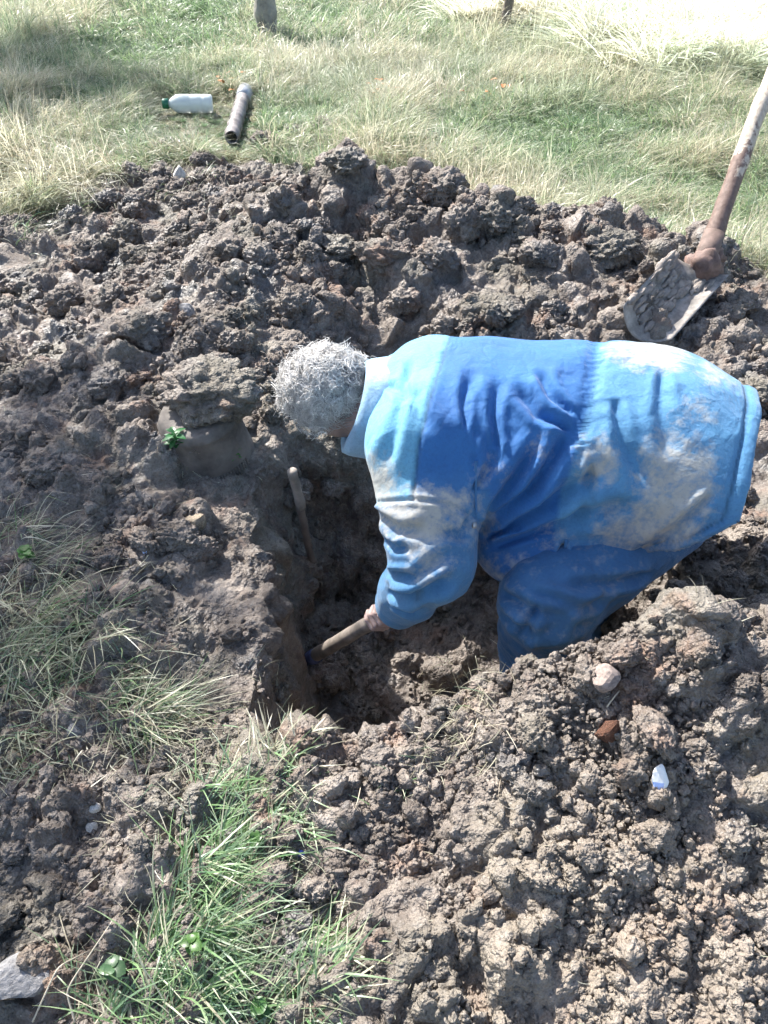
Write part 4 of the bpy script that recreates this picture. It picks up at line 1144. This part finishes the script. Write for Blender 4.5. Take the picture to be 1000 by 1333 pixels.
instancer('sun_patch_grass', np.stack([x, y, z+.05], 1), np.stack([.2*r.normal(size=n), .2*r.normal(size=n), r.uniform(0, 6.28, n)], 1), np.repeat(r.uniform(.9, 1.6, (n, 1)), 3, 1), r.integers(0, 3, n), SUN_TUFTS,
          'grass tufts whitened to paint the glaring sun patch across the field', 'hay')

# foreground turf: tussocks along the broken edges (photo pixel of the root, leaning angle in the picture, length in metres, blades, dryness)
FG = []
rf = np.random.default_rng(17)
def tussock(u, v, ang, L, n, dry, wd=.0021, su=32, sv=24, up=.42, lean=1.0):
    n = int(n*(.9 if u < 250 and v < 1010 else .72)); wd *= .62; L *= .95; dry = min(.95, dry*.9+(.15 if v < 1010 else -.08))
    us = u+su*rf.normal(size=n)*.6; vs_ = v+sv*rf.normal(size=n)*.6
    p0 = HIT(u, v)
    D = float((p0-CPOS)@FWD)
    x = p0[0]+(us-u)/FPX*D; y = p0[1]-(vs_-v)/FPX*D*1.25; z = H(x, y)-.006
    n_all = n
    a = math.radians(ang)+.85*rf.normal(size=n)
    hdir = np.stack([np.cos(a), np.sin(a), 0*a], 1)*lean*rf.uniform(.4, 1.3, (n, 1))
    d0 = hdir*.55+np.array([0, 0, 1.])*up*rf.uniform(.5, 1.2, (n, 1)); d1 = hdir*1.4+np.array([0, 0, 1.])*rf.uniform(-.75, .35, (n, 1))*up+.2*rf.normal(size=(n, 3))
    d0 /= np.linalg.norm(d0, axis=1, keepdims=True)
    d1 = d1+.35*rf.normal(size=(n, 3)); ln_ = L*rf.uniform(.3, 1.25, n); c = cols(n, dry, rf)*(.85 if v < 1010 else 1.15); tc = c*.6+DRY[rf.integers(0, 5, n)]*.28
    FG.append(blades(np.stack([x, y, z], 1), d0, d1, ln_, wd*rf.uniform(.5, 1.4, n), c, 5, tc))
# left bank
for (u, v, ang, L, n, dry) in [(10, 675, 20, .12, 90, .55), (45, 700, 0, .14, 80, .5), (20, 730, -10, .16, 110, .6), (75, 740, -15, .14, 70, .55), (5, 790, -10, .18, 120, .65), (55, 800, -15, .20, 150, .6),
        (110, 815, -20, .17, 110, .55), (20, 840, -20, .20, 130, .65), (85, 850, -25, .17, 120, .55), (140, 850, -30, .13, 60, .5), (15, 890, 0, .16, 120, .5), (60, 905, -10, .14, 90, .45),
        (150, 905, -5, .14, 130, .4), (190, 925, -10, .15, 120, .4), (225, 930, -15, .14, 90, .45), (170, 950, -20, .14, 80, .5), (30, 960, -40, .13, 90, .65), (70, 985, -80, .10, 50, .7), (215, 965, -25, .12, 60, .5),
        (5, 1000, -60, .12, 50, .6), (120, 800, 10, .10, 40, .4), (240, 1000, -60, .08, 30, .4)]:
    tussock(u, v, ang, L, n, dry)
# green strip running down to the bottom edge
for (u, v, ang, L, n, dry) in [(355, 975, 60, .12, 70, .85), (395, 975, 50, .10, 50, .9), (300, 1010, 30, .11, 90, .45), (345, 1020, 20, .12, 110, .4), (370, 1055, 0, .11, 90, .4), (290, 1060, 40, .12, 120, .3), (330, 1080, 20, .13, 130, .3),
        (275, 1110, 30, .14, 140, .25), (320, 1130, 10, .13, 120, .3), (240, 1165, 40, .15, 150, .25), (290, 1180, 20, .15, 150, .3), (330, 1215, 0, .12, 70, .4), (215, 1215, 50, .15, 150, .25), (265, 1235, 25, .16, 180, .25),
        (190, 1275, 60, .16, 150, .3), (245, 1290, 40, .16, 200, .25), (300, 1285, 20, .15, 160, .3), (350, 1300, 30, .13, 130, .4), (400, 1290, 20, .12, 100, .45), (410, 1225, 10, .12, 110, .6), (430, 1250, 0, .10, 60, .6),
        (150, 1320, 70, .16, 120, .4), (210, 1330, 60, .17, 200, .3), (280, 1335, 50, .16, 200, .3), (340, 1335, 60, .14, 150, .35), (400, 1330, 60, .12, 100, .4), (120, 1290, 120, .12, 40, .6), (370, 1100, 0, .10, 50, .35)]:
    tussock(u, v, ang, L, n, dry, .0024)
# wilted wisps on the heap, pit lip and bank
for (u, v, ang, L, n, dry) in [(590, 890, 200, .09, 70, .95), (620, 905, 220, .09, 60, .95), (600, 935, 240, .08, 50, .95), (565, 985, 200, .07, 40, .8), (520, 1030, 200, .06, 25, .7), (640, 870, 180, .07, 25, .9), (890, 800, 90, .07, 8, .9), (915, 800, 60, .07, 8, .9),
        (380, 940, 80, .08, 30, .9), (250, 240, 0, .16, 60, .6), (110, 270, 0, .2, 70, .5), (40, 260, 0, .2, 80, .4), (200, 260, 0, .15, 40, .6), (80, 250, 20, .2, 80, .4), (20, 300, 0, .2, 60, .4), (320, 200, 0, .2, 60, .6), (240, 210, 0, .2, 80, .6), (160, 225, 0, .2, 70, .6), (60, 225, 0, .2, 80, .5)]:
    tussock(u, v, ang, L, n, dry, .0017 if v > 400 else .0028, 30, 18, .7, 1.0)
o_ = 0; Vs, Fs, Cs = [], [], []
for V, F, C in FG: Vs.append(V); Fs.append(F+o_); Cs.append(C); o_ += len(V)
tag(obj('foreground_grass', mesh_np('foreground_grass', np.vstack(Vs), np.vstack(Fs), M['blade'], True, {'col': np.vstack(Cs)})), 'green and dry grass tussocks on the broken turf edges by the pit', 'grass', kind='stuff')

# single dry stalks one can pick out
M['straw'] = simple('dry_straw', (.55, .48, .36), .6, .25, 60)
def stalk(pts, label, r0=.0016, lift=.012):
    P = np.array([HIT(u, v)+np.array([0, 0, lift*(.4+1.2*math.sin(math.pi*i/(len(pts)-1)))]) for i, (u, v) in enumerate(pts)])
    t = np.linspace(0, len(P)-1, 24); Q = np.stack([np.interp(t, np.arange(len(P)), P[:, i]) for i in range(3)], 1)
    for _ in range(4): Q[1:-1] = (Q[:-2]+Q[1:-1]*2+Q[2:])/4
    V, F = tube_np(Q, np.linspace(r0, r0*.5, 24), 6)
    o = obj('dry_stalk', mesh_np('dry_stalk', V, F, M['straw'])); return tag(o, label, 'stalk')
stalk([(100, 1333), (140, 1240), (190, 1250), (30, 1310)][:1]+[(95, 1300), (150, 1200)], 'bent straw stalk arching beside the flat grey stone', .0022, .03)
stalk([(45, 1333), (85, 1270), (120, 1240)], 'short straw stalk leaning by the flat grey stone', .002, .03)
stalk([(360, 1190), (375, 1140), (392, 1085)], 'thin upright straw beside the dark blue plastic scrap', .0016, .02)
stalk([(450, 1090), (466, 1050), (472, 1015)], 'thin pale straw on bare soil between the grass and the heap', .0014, .012)
stalk([(780, 935), (800, 910), (806, 900)], 'short pale root beside the rust red brick fragment', .002, .008)
stalk([(520, 952), (540, 960), (580, 958)], 'lone dry straw lying along the pit lip', .0012, .01)

# small green plants
M['leaf'] = blade_material('broad_leaf')
def leaf_shape(base, dirv, L, wd, col, droop=.3):
    d = np.asarray(dirv, float); d /= np.linalg.norm(d); s_ = np.cross(d, [0, 0, 1.]); s_ /= np.linalg.norm(s_)+1e-9; up = np.cross(s_, d)
    V = []; n = 6
    for i in range(n+1):
        t = i/n; w = wd*math.sin(math.pi*min(1, .08+t*.92))**.7*(1 if i < n else .02); c = base+d*L*t-np.array([0, 0, 1])*droop*L*t*t
        V += [c-s_*w+up*w*.3, c, c+s_*w+up*w*.3]
    F = []
    for i in range(n):
        a = i*3; F += [(a, a+1, a+4, a+3), (a+1, a+2, a+5, a+4)]
    V = np.array(V); return V, np.array(F), np.tile(col, (len(V), 1))
def weed(u, v, n, L, wd, col, label, stem=.04, seed=0):
    p = HIT(u, v)+np.array([0, -.025, .012]); r = np.random.default_rng(seed); t = empty('weed', tuple(p)); tag(t, label, 'plant')
    V, F = tube_np(np.array([p+np.array([0, 0, -.01]), p+np.array([.003, -.003, stem*.6]), p+np.array([.006, -.006, stem])]), [.0022, .0018, .001], 6)
    child('stem', mesh_np('stem', V, F, simple('green_stem', (.12, .2, .06), .5, .2, 30)), t)
    for i in range(n):
        a = i*2.4+r.uniform(-.3, .3); h_ = stem*(.4+.6*i/n)
        V, F, C = leaf_shape(p+np.array([.006*h_/stem, -.006*h_/stem, h_]), (math.cos(a), math.sin(a), r.uniform(.1, .8)), L*r.uniform(.7, 1.2), wd*r.uniform(.8, 1.2), np.array(col)*r.uniform(.8, 1.25))
        child('leaf', mesh_np('leaf', V, F, M['leaf'], True, {'col': C}), t)
G1, G2 = (.07, .26, .06), (.10, .24, .06)
weed(234, 588, 18, .040, .009, (.045, .17, .065), 'small dark green weed sprouting at the foot of the grey tub', .085, 1)
weed(305, 596, 9, .030, .006, (.09, .22, .06), 'tiny green sprig right of the grey tub foot', .035, 2)
weed(40, 722, 7, .030, .012, (.08, .22, .05), 'bright green broad leaved seedling in the bank tussock', .035, 3)
weed(335, 1085, 9, .020, .010, (.08, .18, .05), 'cluster of round clover leaves in the green grass strip', .03, 4)
weed(155, 1245, 8, .024, .013, (.08, .16, .08), 'broad clover leaves at the edge of the green grass near a bent stalk', .03, 5)
weed(340, 1295, 9, .022, .011, (.07, .16, .05), 'low leafy clover among grass beside a dark clod', .03, 6)
weed(255, 1215, 7, .022, .010, (.09, .19, .05), 'bright clover sprig amid the long green blades', .035, 7)
# fallen leaves in the field
M['rust'] = simple('rust_coloured_leaf', (.45, .17, .05), .6, .4, 30)
for (u, v, lb) in [(505, 128, 'rust orange dead leaves caught in the grass above the spoil ridge'), (640, 128, 'small cluster of orange dead leaves in dry grass away from the ridge'), (300, 118, 'reddish dead leaves at the far end of the pipe')]:
    p = HIT(u, v, 3); r = np.random.default_rng(int(u)); t = empty('dead_leaves', tuple(p)); tag(t, lb, 'leaves')
    for i in range(9):
        V, F, C = leaf_shape(p+np.array([r.normal()*.09, r.normal()*.12, r.uniform(.05, .12)]), (r.normal(), r.normal(), .1), .06, .018, (.4, .2, .1)); child('leaf', mesh_np('dead_leaf', V, F, M['rust']), t)

# ------------------------------------------------------------------ unseen trees added for shade, shortened trunk, post and tall stem in the field
M['bark'] = simple('grey_bark', (.27, .255, .22), .85, .4, 9, .8, .02)
M['tree_leaf'] = blade_material('autumn_leaf')
def tree(x, y, h, r0, cz, cr, nleaf, seed, label):
    """trunk, limbs and a loose crown of leaf clumps"""
    r = np.random.default_rng(seed); z = float(H(np.array([x]), np.array([y]))[0])
    t = empty('shade_tree', (x, y, z)); tag(t, label, 'tree'); b0 = np.array([x, y, z]); parts = []
    n = 24; tt = np.linspace(0, 1, n)[:, None]
    P = b0+np.array([0, 0, -.1])+np.hstack([.3*fbm(np.hstack([tt*2, tt*0+seed, tt*0]), 1, 2, seed)[:, None], .3*fbm(np.hstack([tt*2, tt*0+seed+5, tt*0]), 1, 2, seed+1)[:, None], tt*h])
    parts.append(tube_np(P, r0*(1-.85*tt[:, 0])+.02, 12)); tips = []
    for i in range(34):
        q = r.uniform(.45, .98); c = P[int(q*(n-1))]; d = r.normal(size=3); d /= np.linalg.norm(d); e = b0+np.array([0, 0, cz])+d*cr*r.uniform(.5, 1.0)*np.array([1, 1, .9])
        B = np.array([c*(1-s_)+e*s_+np.array([0, 0, .25*s_*(1-s_)])+.04*r.normal(size=3) for s_ in np.linspace(0, 1, 7)])
        parts.append(tube_np(B, np.linspace(r0*.35*(1.15-q), .006, 7)+.004, 6)); tips += list(B[3:])
    V, F = join(parts); child('trunk', mesh_np('trunk', V, F, M['bark']), t)
    tips = np.array(tips); k = r.integers(0, len(tips), nleaf); c = tips[k]+r.normal(size=(nleaf, 3))*.17
    d0 = r.normal(size=(nleaf, 3)); d0 /= np.linalg.norm(d0, axis=1, keepdims=True)
    cl = np.array([[.12, .17, .04], [.20, .20, .05], [.09, .14, .04], [.30, .22, .06]])[r.integers(0, 4, nleaf)]
    V, F, C = blades(c, d0, d0+np.array([0, 0, -.5]), r.uniform(.06, .10, nleaf), r.uniform(.018, .03, nleaf), cl, 3)
    child('crown', mesh_np('crown', V, F, M['tree_leaf'], True, {'col': C}), t)
tree(-4.65, 5.35, 5.9, .12, 4.9, 1.25, 5200, 3, 'unseen leafy tree beyond the left bank, added to shade the tussocks and the pit edge')  # stands out of view, put there to shade the left bank
tree(-6.3, 10.4, 6.2, .13, 5.0, 1.9, 6000, 5, 'unseen leafy tree left of the field, added to shade the grass behind the pipe')
p = HIT(349, 52, 3); st_ = empty('short_trunk', tuple(p)); tag(st_, 'grey weathered tree trunk, cut short to shrink its shadow, standing in the field behind the lying pipe', 'stump')
V, F = pole(p+np.array([0, 0, -.1]), p+np.array([.04, .03, 1.15]), .09, .075, 30, 20, .03, 51, ((.25, .015), (.55, .012))); N_ = vnormals(V, F)  # trunk ended low on purpose, so that its shadow stays short
V = V+N_*(.012*(1-2*np.abs(fbm(V*np.array([1, 1, .15]), 16, 2, 9))))[:, None]
child('trunk', mesh_np('short_trunk_wood', V, F, M['bark']), st_)
V, F = tube_np(np.array([p+np.array([.03, 0, .8]), p+np.array([.2, -.02, .98]), p+np.array([.28, -.02, 1.12])]), [.045, .035, .025], 10); child('branch_stub', mesh_np('branch_stub', V, F, M['bark']), st_)
p = HIT(659, 42, 3)
post = empty('stake', tuple(p)); tag(post, 'thin dark wooden stake leaning in the field beside the whitened sun patch', 'stake')
V, F = pole(p+np.array([-.03, 0, -.1]), p+np.array([.12, .05, 1.3]), .045, .040, 16, 12, .02, 33); child('shaft', mesh_np('stake_shaft', V, F, M['dark_wood']), post)
V, F = tube_np(np.array([p+np.array([.12, .05, 1.3]), p+np.array([.125, .052, 1.34]), p+np.array([.13, .054, 1.37])]), [.040, .034, .012], 12); child('tip', mesh_np('stake_tip', V, F, M['wood']), post)

# ------------------------------------------------------------------ dead thatch and rootlets on the broken edges
rt = np.random.default_rng(77); TH = []
def thatch(u0, u1, v0, v1, n, L, z0=.006):
    u = rt.uniform(u0, u1, n); v = rt.uniform(v0, v1, n)
    p = np.array([HIT(a, b) for a, b in zip(u, v)]); a = rt.uniform(0, 6.28, n)
    d = np.stack([np.cos(a), np.sin(a), .25*rt.normal(size=n)], 1); d1 = d+.7*rt.normal(size=(n, 3))*np.array([1, 1, .4])
    TH.append(blades(p+np.array([0, 0, z0]), d, d1, L*rt.uniform(.4, 1.2, n), rt.uniform(.0005, .0011, n)*(1+.0*n), DRY[rt.integers(0, 5, n)]*rt.uniform(.5, 1.05, (n, 1))))
thatch(0, 230, 650, 1000, 420, .06); thatch(100, 430, 960, 1333, 480, .06); thatch(0, 1000, 850, 1333, 260, .025); thatch(540, 660, 860, 1010, 120, .06); thatch(0, 350, 230, 640, 160, .05); thatch(0, 330, 200, 300, 160, .14, .02)
o_ = 0; Vs, Fs, Cs = [], [], []
for V, F, C in TH: Vs.append(V); Fs.append(F+o_); Cs.append(C); o_ += len(V)
tag(obj('dead_thatch', mesh_np('dead_thatch', np.vstack(Vs), np.vstack(Fs), M['blade'], True, {'col': np.vstack(Cs)})), 'wisps of dead straw and rootlets scattered over the dug soil', 'straw', kind='stuff')

# ------------------------------------------------------------------ jacket fittings
M['snap'] = simple('dull_metal_snap', (.45, .45, .44), .4, .2, 60, metal=.7)
from mathutils.bvhtree import BVHTree
_bv = BVHTree.FromPolygons([tuple(v) for v in JV[:]], [tuple(int(i) for i in f) for f in JF])
def on_jacket(u, v):
    d = Vector(W(u, v, 1.0)-CPOS).normalized(); loc, nrm, *_ = _bv.ray_cast(Vector(CPOS), d); return loc, nrm
for (u, v) in [(728, 752), (618, 684)]:
    loc, nrm = on_jacket(u, v)
    if loc is None: continue
    V, F = loft([(-.002, .001), (-.002, .0075), (.002, .0075), (.0035, .0055), (.0042, .001)], 14)
    o = bpy.data.objects.new('snap', mesh_np('snap', V, F, M['snap'])); COL.objects.link(o); o.parent = jacket
    o.rotation_euler = nrm.to_track_quat('Z', 'Y').to_euler(); o.location = loc-person.location
def welt(pts, r, name):
    P = []
    for a, b in zip(pts[:-1], pts[1:]):
        for t in np.linspace(0, 1, 7)[:-1]:
            loc, nrm = on_jacket(a[0]+(b[0]-a[0])*t, a[1]+(b[1]-a[1])*t)
            if loc is not None: P.append(np.array(loc)+np.array(nrm)*r*.25)
    if len(P) < 4: return
    P = np.array(P)
    for _ in range(3): P[1:-1] = (P[:-2]+2*P[1:-1]+P[2:])/4
    V, F = tube_np(P, r, 8)
    o = bpy.data.objects.new(name, mesh_np(name, V, F, M['cloth'], True, {'col': np.tile([.05, .16, .33], (len(V), 1)), 'mud': np.full(len(V), .2)})); COL.objects.link(o); o.parent = jacket
    o.location = -person.location
welt([(738, 702), (735, 722), (724, 742), (706, 756), (690, 760)], .0045, 'pocket_welt')
welt([(620, 600), (619, 640), (620, 676)], .0032, 'side_seam')
